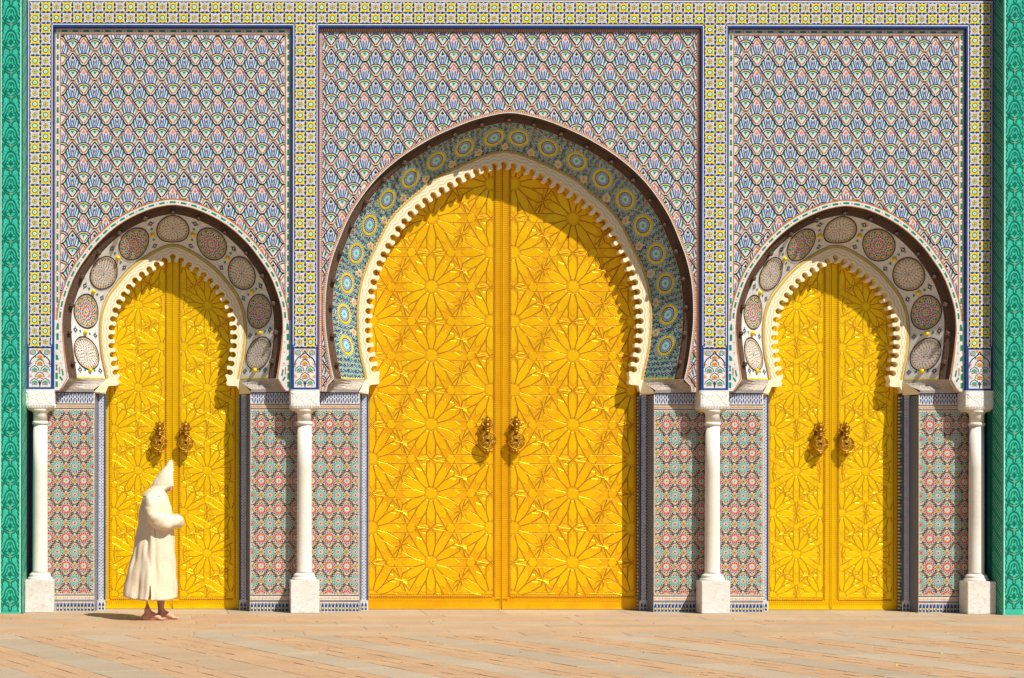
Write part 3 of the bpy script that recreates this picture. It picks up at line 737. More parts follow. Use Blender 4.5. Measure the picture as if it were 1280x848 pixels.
        while x < x1_-2:
            d.poly([(x-1.5, 258.6), (x, 260.1), (x+1.5, 258.6), (x, 257.2)], 'orange', 2.6); d.disc((x+2.2, 258.6), .5, 'navy', 2.6, 5); x += 4.4
        x = pe+2.5; q_ = 0
        while x < x1_-2.5:
            for (z0_, z1_) in ((263, 269.2), (269.2, 275)):
                zc = z0_ if q_ % 2 else z1_; zd = z1_ if q_ % 2 else z0_
                d.poly([(x-.8, zc), (x+.8, zc), (x+.8, zc+(zd-zc)*.35), (x+.3, zc+(zd-zc)*.7), (x, zd-(zd-zc)*.08), (x-.3, zc+(zd-zc)*.7), (x-.8, zc+(zd-zc)*.35)], 'blue', 2.4)
            x += 2.25; q_ += 1
        fm = (lambda sg: (lambda u, v, h: (sg*u*PXM, YP-h, v*PXM)))(sg)
        d.build('jamb_mosaic', fm, jp, flip=(sg < 0), kind='stuff')
        # return + checker strip
        bx = MB(); Z1 = (FEET-2)*PXM
        pl = [(pe, YP+.002), (se, YF), (op, YF), (op, YD+.03)]
        for i in range(3):
            (xa, ya), (xb, yb) = pl[i], pl[i+1]
            bx.add([(sg*xa*PXM, ya, 0), (sg*xb*PXM, yb, 0), (sg*xb*PXM, yb, Z1), (sg*xa*PXM, ya, Z1)], [[0, 1, 2, 3]], PI[('navy', 'white', 'navy')[i]])
        cs_ = bx.build('checker_strip', PMATS, t)
        d = Deco(); wds = se-op
        d.rect(op+.1, 13, op+2.2, FEET-2.5, 'blue', 2.0); d.rect(se-1.1, 13, se-.2, FEET-2.5, 'blue', 2.0)
        j = 0; z = 15.0
        while z < FEET-4:
            for i in range(4):
                x = op+3.3+i*2.0
                if x < se-1.4: (d.poly([(x-.85, z), (x, z-.85), (x+.85, z), (x, z+.85)], 'blue', 2.0) if (i+j) % 2 else d.disc((x, z), .38, 'navy', 2.0, 5))
            z += 2.0; j += 1
        d.rect(op+.1, 12, se-.1, 13, 'white', 2.2)
        for xx in (op+3, op+7.2): d.poly([(xx-1.4, .8), (xx+1.4, .8), (xx+1.4, 7.5), (xx, 10.8), (xx-1.4, 7.5)], 'blue', 2.4); d.rect(xx-.8, 3.2, xx+.8, 5.2, 'yellow', 3.2)
        fm = (lambda sg: (lambda u, v, h: (sg*u*PXM, YF-h, v*PXM)))(sg)
        d.build('checker_tesserae', fm, cs_, flip=(sg < 0), kind='stuff')
        # tesserae on the two return faces
        d = Deco(); nz = int(275/2.2)
        for jz in range(nz):
            for i in range(9):
                if (i+jz) % 2: d.rect(.4+i*2.4, 1+jz*2.2, 2.1+i*2.4, 2.6+jz*2.2, 'white' if i % 3 else 'lightblue', 1.5)
        def rmap(u, v, h, sg=sg):
            f = u/22.5; return (sg*(pe-h/PXM*.98*1.0-(pe-se)*f)*PXM, YP+.004+(YF-YP-.006)*f, v*PXM)
        d.filt(lambda P: P[:, 0] < 22)
        d.build('return_tesserae', rmap, cs_, kind='stuff')
        d = Deco()
        for jz in range(0, int(275/4.4)): d.rect(1.5, 2+jz*4.4, 6, 4.2+jz*4.4, ('teal', 'white', 'terracotta', 'blue')[jz % 4], 1.5); d.rect(8, 2+jz*4.4, 16, 4.2+jz*4.4, 'white', 1.5)
        def omap(u, v, h, sg=sg): return (sg*(op-h/PXM)*PXM, YF+.004+u/110, v*PXM)
        d.build('return_tesserae', omap, cs_, kind='stuff')
    return t

side0 = make_gateway(SIDE, 'left side archway in the tiled wall, framing the doors behind the hooded person')
side0.location = (AX[0]*PXM, 0, 0)
cent0 = make_gateway(CENT, 'tall central horseshoe archway with a ring of yellow and teal rosettes round the biggest doors')
cent0.location = (AX[1]*PXM, 0, 0)
for (cx_, cz_, r_) in ((-237, 8, 2.6), (-236.5, 14, 1.7), (-237.5, 3, 2.0), (-196, 4, 1.3)):
    ch = Deco(); ch.poly([(cx_+r_*(.7+.5*rng.uniform())*math.cos(a_), cz_+1.3*r_*(.7+.5*rng.uniform())*math.sin(a_)) for a_ in np.linspace(0, 2*math.pi, 10)[:-1]], 'terracotta', 6)
    o = ch.build('broken_tile_patch', flat(YP), cent0); o.data.materials.clear(); o.data.materials.append(M['plaster']); o.data.polygons.foreach_set('material_index', [0])
side1 = copy_tree(side0); side1.location = (AX[2]*PXM, 0, 0); side1['label'] = 'right side archway in the tiled wall, beside the right-hand green pillar, nobody before it'
for o in (side0, side1): o['group'] = 'medallion archways flanking the central one'

# ------------------------------------------------------------------ wall of piers and lintel with star tiles
wall = thing('palace_wall', 'tiled palace wall of piers and lintel covered in yellow and white star tiles', 'wall')
b = MB(); ZT = 768*PXM
for i, pc in enumerate(PC):
    b = MB(); b.box((pc-PW)*PXM, (pc+PW)*PXM, 0, .35, (FEET+2)*PXM, TOPR*PXM, PI['blue']); b.build('pier', PMATS, wall)
b = MB(); b.box((PC[0]-PW)*PXM, (PC[3]+PW)*PXM, 0, .35, TOPR*PXM, ZT, PI['blue']); b.build('lintel', PMATS, wall)
b = MB(); b.box(-6.5, 16.5, YD+.05, 1.3, -.06, 8.2); b.build('wall_core', M['plaster'], wall)
b = MB(); b.box((PC[0]-PW)*PXM, (PC[3]+PW)*PXM, -.01, YD+.05, ZT, ZT+.22, 0); b.box((PC[0]-PW)*PXM, (PC[3]+PW)*PXM, .0, YD+.05, ZT+.22, 8.2, 1)
b.build('frieze', [PAL['purple'], M['plaster']], wall)
def coping(x): return x
b = MB(); b.box(-6.7, 16.7, -.15, 1.45, 8.2, 8.4); b.build('coping', PAL['green'], wall)
# pier bases behind the columns
edges = [(-176.0+AX[0], -98+AX[0]), (98+AX[0], -185.5+AX[1]), (185.5+AX[1], -98+AX[2]), (98+AX[2], 180+AX[2])]
for i, (a_, c_) in enumerate(edges):
    b = MB(); a2 = a_+(.4 if i else -6); c2 = c_-(.4 if i < 3 else -6)
    b.box(a2*PXM, c2*PXM, YP+.031, YD+.05, 0, (FEET-2.5)*PXM, PI['navy'])
    b.build('pier_base', PMATS, wall)
    if i in (0, 3):      # strip of jamb tile between column and pillar
        pass
for i, pc in enumerate(PC):
    b = MB(); b.box((pc-PW+.3)*PXM, (pc+PW-.3)*PXM, .16, YP+.032, (FEET-1)*PXM, (FEET+2.2)*PXM, PI['cream']); b.build('pier_soffit', PMATS, wall)
# star tiles
def star_tile(kind):
    d = Deco(); s = 13.4; c = (0, 0)
    pts = []
    for i in range(16):
        a = math.pi*i/8
        r = s*.405 if i % 2 else (s*.49 if (i//2) % 2 == 0 else s*.49*math.sqrt(2))
        pts.append((r*math.cos(a), r*math.sin(a)))
    hs = s*.49
    d.rect(-hs, -hs, hs, hs, 'blue', 2)
    d.poly(pts, 'white', 3.2)
    f = .93
    pts2 = [(x*f, y*f) for x, y in pts]
    if kind == 'y':
        d.poly(pts2, 'yellow', 4.2)
        d.radial(c, 8, [(4.3,0),(4.9,.45),(5.5,0),(4.9,-.45)], 'red', 5.0); d.radial(c, 8, [(3.6,0),(4.1,.4),(4.6,0),(4.1,-.4)], 'orange', 4.8, R(22.5))
        d.ring(c, 2.6, 3.5, 'navy', 4.9, 12); d.disc(c, 2.6, 'mint', 5.0, 12); d.star(c, 4, .5, 1.7, 'white', 5.6, R(45)); d.disc(c, .5, 'teal', 6.2, 6)
    else:
        d.poly(pts2, 'white', 4.2)
        d.radial(c, 8, [(4.4,0),(5.0,.55),(5.7,0),(5.0,-.55)], 'red', 5.0); d.radial(c, 8, [(3.6,0),(4.2,.4),(4.8,0),(4.2,-.4)], 'navy', 4.8, R(22.5))
        d.ring(c, 2.4, 3.3, 'navy', 4.9, 12); d.radial(c, 8, [(2.2,0),(2.8,.55),(3.4,0),(2.8,-.55)], 'yellow', 5.6, R(22.5)); d.disc(c, 2.3, 'yellow', 5.0, 10); d.radial(c, 4, [(.3,.35),(1.8,.5),(1.8,-.5),(.3,-.35)], 'blue', 5.7); d.disc(c, .6, 'teal', 6.3, 6)
    V = np.array(d.v); P = np.stack([V[:, 0]*PXM, -V[:, 2]*.001, V[:, 1]*PXM], 1).tolist()
    F = [list(f_) for f_ in d.f]; Mi = list(d.m)
    # side walls of the tile down into the bed
    k = len(P); P += [(x, .004, z) for x, y, z in P[0:4]]
    for i in range(4): F.append([i, k+i, k+(i+1) % 4, (i+1) % 4]); Mi.append(PI['blue'])
    me = mkmesh('star_tile', P, F, PMATS, Mi); return me
TY, TW = star_tile('y'), star_tile('w')
def put_tile(cx, cz, w_, h_, yel):
    o = link('yellow_star_tile' if yel else 'white_star_tile', TY if yel else TW, wall, (cx*PXM, -.002+rng.uniform(-1, 1)*.0006, cz*PXM))
    o.scale = (w_/13.4, 1, h_/13.4)
    o.rotation_euler = (rng.normal()*.006, rng.normal()*.004, rng.normal()*.006)
gx = []
for i, pc in enumerate(PC):
    gx += [pc-13.4, pc]
    x0_ = pc+13.4
    if i < 3:
        x1_ = PC[i+1]-13.4; n_ = 36 if i == 1 else 23
        gx += [x0_+(x1_-x0_)*k/n_ for k in range(n_)]
    else: gx += [x0_]
for k in range(len(gx)-1):
    for r_ in range(2):
        put_tile((gx[k]+gx[k+1])/2, 763.6-6.75-13.5*r_, gx[k+1]-gx[k], 13.5, (k+r_) % 2 == 1)
for i, pc in enumerate(PC):
    k0 = min(range(len(gx)), key=lambda q: abs(gx[q]-(pc-13.4)))
    for c_ in range(2):
        for r_ in range(2, 32):
            put_tile(pc-6.7+13.4*c_, 763.6-6.75-13.5*r_, 13.4, 13.5, (k0+c_+r_) % 2 == 1)
# border lines of the frame
d = Deco()
xL, xR = PC[0]-PW, PC[3]+PW
d.rect(xL+.1, 766.2, xR-.1, 767.8, 'purple', 1.5); d.rect(xL+1.5, 764.0, xR-1.5, 765.8, 'white', 2.5)
d.rect(xL+.1, FEET+3, xL+1.6, 765, 'purple', 1.5); d.rect(xR-1.6, FEET+3, xR-.1, 765, 'purple', 1.5)
for i in range(3):
    a_, c_ = PC[i]+PW, PC[i+1]-PW
    d.rect(a_-3.3, TOPR+2.6, c_+3.3, TOPR+3.9, 'white', 2.5)
for i, pc in enumerate(PC):
    for sg in (-1, 1):
        x = pc+sg*14.6; d.rect(x-.55, FEET+58, x+.55, (764 if i in (0, 3) and sg*(i-1.5) > 0 else TOPR+3.4), 'white', 2.5)
    # cartouche
    x0_, x1_ = pc-15.2, pc+15.2; z0_, z1_ = FEET+3.6, FEET+54
    d.rect(pc-14.4, FEET+55.4, pc+14.4, FEET+56.6, 'white', 2.6)
    d.rect(pc-13.6, FEET+4.6, pc+13.6, FEET+53, 'white', 2.4)
    bl = [(pc-12.4, FEET+6), (pc-12.4, FEET+34)]
    og = [(-12.6,FEET+33),(-12.2,FEET+37),(-9.5,FEET+41),(-5.5,FEET+44),(-2.2,FEET+47),(0,FEET+51)]
    for sg in (-1, 1): d.stroke([(pc+sg*x, z) for x, z in og], 1.3, 'navy', 4.6)
    for sg in (-1, 1):
        d.disc((pc+sg*13.2, FEET+31.5), 1.5, 'navy', 4.2, 8); d.disc((pc+sg*13.2, FEET+31.5), .7, 'white', 5, 6)
        d.radial((pc+sg*8.5, FEET+48.3), 6, [(.6,0),(1.5,.9),(2.7,0),(1.5,-.9)], 'teal', 4); d.ring((pc+sg*8.5, FEET+48.3), 2.9, 3.5, 'navy', 4, 10)
        d.poly([(pc+sg*13, FEET+52.4), (pc+sg*13, FEET+45), (pc+sg*11.2, FEET+47), (pc+sg*11.8, FEET+51)], 'orange', 4); d.poly([(pc+sg*1.2, FEET+52.4), (pc+sg*5.4, FEET+52.4), (pc+sg*4.2, FEET+50), (pc+sg*3, FEET+48.4)], 'orange', 4)
    def palm(cx, cz, m, w_=1.0):
        q_ = Deco()
        for ang, ln, wd in ((90, 4.4, 1.5), (45, 4.2, 1.3), (135, 4.2, 1.3), (8, 4.6, 1.2), (172, 4.6, 1.2)):
            a = R(ang); ca, sa = math.cos(a), math.sin(a)
            q_.poly([(x*ca-y*sa, x*sa+y*ca) for x, y in [(.4,0),(ln*.55,wd),(ln,0),(ln*.55,-wd)]], m, 4.4)
        q_.stroke([(-5.6,-.6),(-4.6,3.2),(-1.6,5.2),(0,6.4),(1.6,5.2),(4.6,3.2),(5.6,-.6)], .8, 'navy', 4.0)
        q_.poly([(-.9,-1.6),(.9,-1.6),(.5,.9),(-.5,.9)], 'red' if m == 'teal' else 'terracotta', 5); q_.stroke([(-3.6,-2.2),(0,-1.2),(3.6,-2.2)], .6, 'navy', 4.0)
        d.stamp(q_, [(cx, cz)])
    for j, cz in enumerate((9.5, 17.5, 25.5, 33.5, 41.5)):
        if j % 2 == 0 and j < 4:
            for x in (-6.6, 6.6): palm(pc+x, FEET+cz, 'teal')
        elif j == 4: palm(pc, FEET+cz, 'orange')
        elif j == 3 or j == 1:
            palm(pc, FEET+cz, 'orange')
            for sg in (-1, 1):
                d.poly([(pc+sg*13, FEET+cz-.5), (pc+sg*13, FEET+cz+4.2), (pc+sg*11.2, FEET+cz+2.4), (pc+sg*9, FEET+cz+.4)], 'orange', 4.4)
    for sg in (-1, 1):
        d.stroke([(pc+sg*.0, FEET+5), (pc+sg*.6, FEET+9), (pc+sg*.2, FEET+13)], .9, 'navy', 4.2)
d.build('border_lines', flat(0), wall, kind='stuff')

# ------------------------------------------------------------------ double doors
def clip_half(poly, a, b_, c_):            # keep a*x+b*y<=c
    out = []; n = len(poly)
    for i in range(n):
        p, q = poly[i], poly[(i+1) % n]; dp = a*p[0]+b_*p[1]-c_; dq = a*q[0]+b_*q[1]-c_
        if dp <= 0: out.append(p)
        if (dp < 0 < dq) or (dq < 0 < dp):
            t_ = dp/(dp-dq); out.append((p[0]+(q[0]-p[0])*t_, p[1]+(q[1]-p[1])*t_))
    return out
def clip_rect(poly, x0, z0, x1, z1):
    for a, b_, c_ in ((-1, 0, -x0), (1, 0, x1), (0, -1, -z0), (0, 1, z1)):
        if len(poly) < 3: return []
        poly = clip_half(poly, a, b_, c_)
    return poly
def inset(poly, e):
    n = len(poly); P = np.array(poly); ar = 0.5*np.sum(P[:, 0]*np.roll(P[:, 1], -1)-np.roll(P[:, 0], -1)*P[:, 1])
    if ar < 0: P = P[::-1]
    # drop near-duplicate vertices
    Q = [P[0]]
    for p in P[1:]:
        if np.linalg.norm(p-Q[-1]) > .02: Q.append(p)
    if np.linalg.norm(Q[0]-Q[-1]) < .02: Q.pop()
    P = np.array(Q); n = len(P)
    if n < 3 or abs(ar) < .6: return None, None
    c = P.mean(0); out = []
    for i in range(n):
        a, b_, d_ = P[i-1], P[i], P[(i+1) % n]
        n1 = np.array([-(b_-a)[1], (b_-a)[0]]); n1 /= np.linalg.norm(n1); n2 = np.array([-(d_-b_)[1], (d_-b_)[0]]); n2 /= np.linalg.norm(n2)
        k = 1+n1.dot(n2)
        if k < .25: v = (c-b_); v = v/np.linalg.norm(v)*e*1.8
        else: v = (n1+n2)/k*e
        out.append(b_+v)
    return P, np.array(out)
def rosette_pieces(a):
    """pieces of one twelve-pointed star, neighbours at distance a along angle 90"""
    ps = []; g = .006*a
    for i in range(12):
        an = math.pi*i/6; ca, sa = math.cos(an), math.sin(an)
        w_ = .0615*a-g*.5; r0 = .238*a
        pet = [(.105*a, .012*a), (.12*a, .0215*a), (r0, w_), (.352*a, w_), (.425*a, .006*a), (.425*a, -.006*a), (.352*a, -w_), (r0, -w_), (.12*a, -.0215*a), (.105*a, -.012*a)]
        ps.append(('petal', [(x*ca-y*sa, x*sa+y*ca) for x, y in pet]))
        an += math.pi/12; ca, sa = math.cos(an), math.sin(an)
        rr = .40*a; q = .046*a
        kt = [(rr-1.55*q, 0), (rr-.3*q, q), (rr+.75*q, .8*q), (rr+1.15*q, 0), (rr+.75*q, -.8*q), (rr-.3*q, -q)]
        ps.append(('kite', [(x*ca-y*sa, x*sa+y*ca) for x, y in kt]))
    return ps
def between_pieces(a):
    ps = []
    # six neighbour directions: own three edges ; base direction 90 deg
    for k in range(3):
        an = R(90+60*k); ca, sa = math.cos(an), math.sin(an)
        for sg in (-1, 1):
            dart = [(.5*a, sg*.025*a), (.552*a, sg*.088*a), (.536*a, sg*.170*a), (.5*a, sg*.215*a), (.464*a, sg*.170*a), (.448*a, sg*.088*a)]
            ps.append([(x*ca-y*sa, x*sa+y*ca) for x, y in dart])
    for k in range(2):
        an = R(60*k+60+60) if False else R(120*k*.5)
    for an in (R(60), R(120)) if False else (R(0), R(60)):
        cx, cy = a/math.sqrt(3)*math.cos(an), a/math.sqrt(3)*math.sin(an)
        ps.append([(cx+.068*a*math.cos(R(60*i)), cy+.068*a*math.sin(R(60*i))) for i in range(6)])
    return ps
def emboss(mb, poly, hgt, e, yb, m=0, sk=1, lim=None):
    P, T_ = inset(poly, e)
    if P is None: return
    n = len(P)
    if sk is not None:
        P0, O_ = inset(poly, -.16)
        if O_ is not None and np.abs(O_-O_.mean(0)).max() < 60:
            if lim: O_ = np.stack([np.clip(O_[:, 0], lim[0], lim[2]), np.clip(O_[:, 1], lim[1], lim[3])], 1)
            mb.add([(p[0]*PXM, yb-.0003, p[1]*PXM) for p in O_], [list(range(len(O_)))], sk)
    c = T_.mean(0); mb.add([(p[0]*PXM, yb, p[1]*PXM) for p in P]+[(p[0]*PXM, yb-hgt, p[1]*PXM) for p in T_]+[(c[0]*PXM, yb-hgt*1.10, c[1]*PXM)],
           [[i, (i+1) % n, n+(i+1) % n, n+i] for i in range(n)]+[[n+i, n+(i+1) % n, 2*n] for i in range(n)], m)
def leaf(t, x0, x1, ztop, rel, lat, seam_side, knock, a, rot):
    """one door leaf; x0<x1 in facade units local to door axis; rel=(rx0,rz0,rx1,rz1) relief rect"""
    L_ = MB(); L_.box(x0*PXM, x1*PXM, YD, YD+.045, .006, ztop*PXM, 0)
    lf = L_.build('door_leaf', M['gold2'], t)
    rx0, rz0, rx1, rz1 = rel
    L2 = MB(); L2.box((rx0-.3)*PXM, (rx1+.3)*PXM, YD-.0035, YD+.002, (rz0-.3)*PXM, (rz1+.3)*PXM, 0)
    yb = YD-.0035; hg = .0024 if a > 70 else .0019; e = .5 if a > 70 else .4; GM, FM = (M['goldc'], M['gold2c']) if a > 70 else (M['gold'], M['gold2'])
    L2.build('relief_field', FM, lf); lf.data.materials[0] = FM
    rosd = rosette_pieces(a); bet = between_pieces(a)
    def rt(p): return p if not rot else [(-y, x) for x, y in p]
    full = MB()
    for kind, p in rosd: emboss(full, rt(p), hg, e, 0)
    full_c = [(.088*a*math.cos(i*math.pi/12)*(1 if i % 2 == 0 else .80), .088*a*math.sin(i*math.pi/12)*(1 if i % 2 == 0 else .80)) for i in range(24)]
    emboss(full, full_c, hg, e*.7, 0)
    fme = mkmesh('star_panel', full.v, full.f, [GM, M['groove']], full.m)
    other = MB()
    for (cx, cz) in lat:
        r = .46*a
        if cx-r > rx1 or cx+r < rx0 or cz-r > rz1+2 or cz+r < rz0: pass
        elif cx-r >= rx0-.01 and cx+r <= rx1+.01 and cz-r >= rz0-.01 and cz+r <= rz1:
            link('star_panel', fme, lf, (cx*PXM, yb, cz*PXM))
        else:
            part = MB()
            for kind, p in rosd:
                q = clip_rect([(x+cx, z+cz) for x, z in rt(p)], rx0, rz0, rx1, rz1)
                if len(q) > 2: emboss(part, q, hg, e, yb, 0, 1, rel)
            q = clip_rect([(x+cx, z+cz) for x, z in full_c], rx0, rz0, rx1, rz1)
            if len(q) > 2: emboss(part, q, hg, e*.5, yb, 0, 1, rel)
            if part.v: part.build('star_panel', [GM, M['groove']], lf)
        for p in bet:
            q = clip_rect([(x+cx, z+cz) for x, z in rt(p)], rx0, rz0, rx1, rz1)
            if len(q) > 2: emboss(other, q, hg, e*.8, yb, 0, 1, rel)
    # raised ribs of the interlace with a darker groove on either side
    rb = MB(); rh = .0020 if a > 70 else .0015; rw = .0120*a; w0 = .0615*a+.004*a
    def rib(p, q):
        # clip the segment to the relief rectangle
        t0, t1 = 0.0, 1.0; dx_, dz_ = q[0]-p[0], q[1]-p[1]
        for pp, qq in ((-dx_, p[0]-rx0), (dx_, rx1-p[0]), (-dz_, p[1]-rz0), (dz_, rz1-p[1])):
            if abs(pp) < 1e-9:
                if qq < 0: return
            else:
                r_ = qq/pp
                if pp < 0: t0 = max(t0, r_)
                else: t1 = min(t1, r_)
        if t1-t0 < 1e-3: return
        p, q = (p[0]+dx_*t0, p[1]+dz_*t0), (p[0]+dx_*t1, p[1]+dz_*t1)
        L_ = math.hypot(q[0]-p[0], q[1]-p[1]); nx, nz = -(q[1]-p[1])/L_, (q[0]-p[0])/L_
        def V(b_, o_, y_): return ((b_[0]+nx*o_)*PXM, y_, (b_[1]+nz*o_)*PXM)
        h_ = rw*.50; k_ = h_+rw*.62
        yt = yb-hg*1.12
        rb.add([V(p, -h_, yt), V(q, -h_, yt), V(q, h_, yt), V(p, h_, yt)], [[0, 1, 2, 3]], 1)
        for sd_ in (-1, 1):
            rb.add([V(p, sd_*h_, yt), V(q, sd_*h_, yt), V(q, sd_*(h_+k_)*.5, yt-rh), V(p, sd_*(h_+k_)*.5, yt-rh), V(q, sd_*k_, yb), V(p, sd_*k_, yb)], [[0, 1, 2, 3], [3, 2, 4, 5]], 0)
    for (cx, cz) in lat:
        def pt(r_, o_, an):
            x_, y_ = r_*math.cos(an)-o_*math.sin(an), r_*math.sin(an)+o_*math.cos(an)
            if rot: x_, y_ = -y_, x_
            return (cx+x_, cz+y_)
        for i in range(12):
            an = math.pi*i/6
            near = (i % 2 == 1)              # towards a neighbouring star (30, 90, 150 ...)
            for sg in (-1, 1):
                if near:
                    rib(pt(.238*a, sg*w0, an), pt(.435*a, sg*w0, an)); rib(pt(.435*a, sg*w0, an), pt(.50*a, 0, an))
                    rib(pt(.50*a, 0, an), pt(.565*a, sg*w0*1.2, an)) if False else None
                    rib(pt(.50*a, sg*.03*a, an), pt(.47*a, sg*.20*a, an))
                else:
                    rib(pt(.238*a, sg*w0, an), pt(.577*a, sg*w0, an))
            a2 = an+math.pi/12
            rib(pt(.10*a, 0, a2), pt(.238*a, 0, a2))
    rb.build('interlace_ribs', [GM, M['groove']], lf, kind='stuff')
    other.build('strapwork', [GM, M['groove']], lf, kind='stuff')
    # borders: bead rows and ticked fillets
    bd = MB(); s_ = 1 if seam_side == 'right' else -1
    xs_in, xs_out = (rx1, rx0) if s_ > 0 else (rx0, rx1)      # seam side edge, jamb side edge
    def bead(cx, cz, r=1.15): bd.ball((cx*PXM, YD-.004, cz*PXM), r*PXM, 8, 0, (1, .9, 1))
    z = rz0-1
    while z < ztop-3:
        bead(xs_in+s_*2.0, z); bead(xs_out-s_*2.0, z, 1.0); z += 2.75
    x = rx0
    while x < rx1: bead(x, rz0-3.0, 1.2); x += 2.75
    bd.build('bead_border', M['goldd'], lf, smooth=True, kind='stuff')
    tk = MB(); z = rz0-8
    wfl = (abs((x1 if s_ > 0 else x0)-xs_in)-4.2)
    while z < ztop-3:
        xa = xs_in+s_*3.9; xb = xa+s_*max(wfl-.2, 1.5)
        tk.add([(xa*PXM, YD-.006, z*PXM), (xb*PXM, YD-.006, (z+.9)*PXM), (xb*PXM, YD-.006, (z+2.1)*PXM), (xa*PXM, YD-.006, (z+1.2)*PXM),
                (xa*PXM, YD, z*PXM), (xb*PXM, YD, (z+.9)*PXM), (xb*PXM, YD, (z+2.1)*PXM), (xa*PXM, YD, (z+1.2)*PXM)], [[0, 1, 2, 3], [0, 4, 5, 1], [1, 5, 6, 2], [2, 6, 7, 3], [3, 7, 4, 0]]); z += 2.7
    x = x0+1
    while x < x1-2:
        tk.add([(x*PXM, YD-.006, (rz0-6.2)*PXM), ((x+1.5)*PXM, YD-.006, (rz0-9.2)*PXM), ((x+3)*PXM, YD-.006, (rz0-6.2)*PXM), (x*PXM, YD, (rz0-6.2)*PXM), ((x+1.5)*PXM, YD, (rz0-9.2)*PXM), ((x+3)*PXM, YD, (rz0-6.2)*PXM)], [[0, 1, 2], [0, 3, 4, 1], [1, 4, 5, 2], [2, 5, 3, 0]]); x += 3.1
    tk.build('ticked_border', GM, lf, kind='stuff')
    fr = MB()
    for (xa, xb) in ((xs_in+s_*3.1, xs_in+s_*3.7), (xs_in+s_*.2, xs_in+s_*.7)):
        xa, xb = sorted((xa, xb)); fr.box(xa*PXM, xb*PXM, YD-.007, YD, (rz0-4.6)*PXM, (ztop-2)*PXM)
    fr.box(x0*PXM+.004, x1*PXM-.004, YD-.0065, YD, (rz0-5.4)*PXM, (rz0-4.7)*PXM); fr.box(x0*PXM+.002, x1*PXM-.002, YD-.012, YD, .008, 2.2*PXM)
    fr.box(*( sorted(((x1 if s_ > 0 else x0)*PXM, ((x1 if s_ > 0 else x0)-s_*1.3)*PXM)) ), YD-.011, YD, .03, (ztop-1)*PXM)
    fr.build('edge_moulding', FM, lf, kind='stuff')
    # knocker
    kx, kz, kr = knock
    k = MB(); kr_ = kr*PXM; yc = YD-.095
    def loop(r, n, y, rad, m=0, cx=0, cz=0, sz=1):
        P = [(cx+r*math.cos(2*math.pi*i/n), y, cz+sz*r*math.sin(2*math.pi*i/n)) for i in range(n+1)]; k.tube(P, rad, 6, m)
    loop(kr_, 28, yc, .0095); loop(kr_*.80, 24, yc, .0045); loop(kr_*.26, 14, yc, .008)
    for i in range(8):
        a0 = 2*math.pi*i/8; a1 = a0+2*math.pi*3/8
        k.tube([(kr_*.95*math.cos(a0), yc, kr_*.95*math.sin(a0)), (kr_*.95*math.cos(a1), yc, kr_*.95*math.sin(a1))], .0046, 5)
        k.tube([(kr_*.3*math.cos(a0), yc, kr_*.3*math.sin(a0)), (kr_*.95*math.cos(a0), yc, kr_*.95*math.sin(a0))], .0042, 5)
        loop(kr_*.13, 8, yc, .004, 0, kr_*.62*math.cos(a0+.39), kr_*.62*math.sin(a0+.39))
        k.ball((kr_*1.06*math.cos(a0+.39), yc, kr_*1.06*math.sin(a0+.39)), .007, 6)
    k.add([(kr_*.26*math.cos(a_)*(1), yc+.012, kr_*.26*math.sin(a_)) for a_ in np.linspace(0, 2*math.pi, 13)[:-1]], [list(range(12))], 1)
    # pendant, neck, hinge block, finial
    for q_, (rz_, rr_) in enumerate(((-1.13, .020), (-1.32, .026), (-1.52, .018), (-1.68, .011))): k.ball((0, yc, kr_*rz_), rr_, 10, 0, (1, .5, 1))
    k.tube([(-.024, yc, -kr_*1.2), (-.046, yc, -kr_*1.42)], .007, 6); k.tube([(.024, yc, -kr_*1.2), (.046, yc, -kr_*1.42)], .007, 6)
    k.tube([(0, yc, kr_*.98), (0, yc, kr_*1.32)], [.03, .018], 10); k.ball((0, yc, kr_*1.42), .022, 12, 0, (1.2, 1, .6)); k.tube([(-.036, yc, kr_*1.5), (.036, yc, kr_*1.5)], .012, 8)
    k.tube([(0, yc, kr_*1.5), (0, yc, kr_*2.15)], [.017, .020], 12); k.tube([(0, yc, kr_*2.15), (0, YD-.01, kr_*2.15)], [.02, .026], 10)
    k.ball((0, yc, kr_*2.45), .026, 14, 0, (1, 1, 1.15)); k.tube([(0, yc, kr_*2.7), (0, yc, kr_*3.15)], [.013, .004], 8)
    for sg in (-1, 1):
        k.tube([(sg*.02, yc+.01, kr_*1.7), (sg*.055, yc+.02, kr_*1.95), (sg*.05, yc+.03, kr_*2.35), (sg*.03, yc+.04, kr_*2.6)], [.012, .010, .008, .004], 6)
        k.ball((sg*.062, yc+.02, kr_*2.0), .013, 8)
    # engraved back plate on the leaf
    n_ = 16; rim_ = [(.055*(1+.18*math.cos(8*2*math.pi*i/48))*math.cos(2*math.pi*i/48), YD-.012, kr_*2.0+.085*(1+.15*math.cos(8*2*math.pi*i/48))*math.sin(2*math.pi*i/48)) for i in range(48)]
    k.add(rim_+[(x*1.04, YD-.002, kr_*2.0+(z-kr_*2.0)*1.04) for x, y, z in rim_], [list(range(48))]+[[i, 48+i, 48+(i+1) % 48, (i+1) % 48] for i in range(48)])
    o = k.build('door_knocker', [M['bronze'], M['groove']], lf); o.location = (kx*PXM, 0, kz*PXM)
    for p_ in o.data.polygons: p_.use_smooth = len(p_.vertices) == 4
    o['label'] = 'round openwork brass knocker with ball finial'
    return lf
KD = 1+YD/D
def dpx(x, cx): return (x-cx)*KD
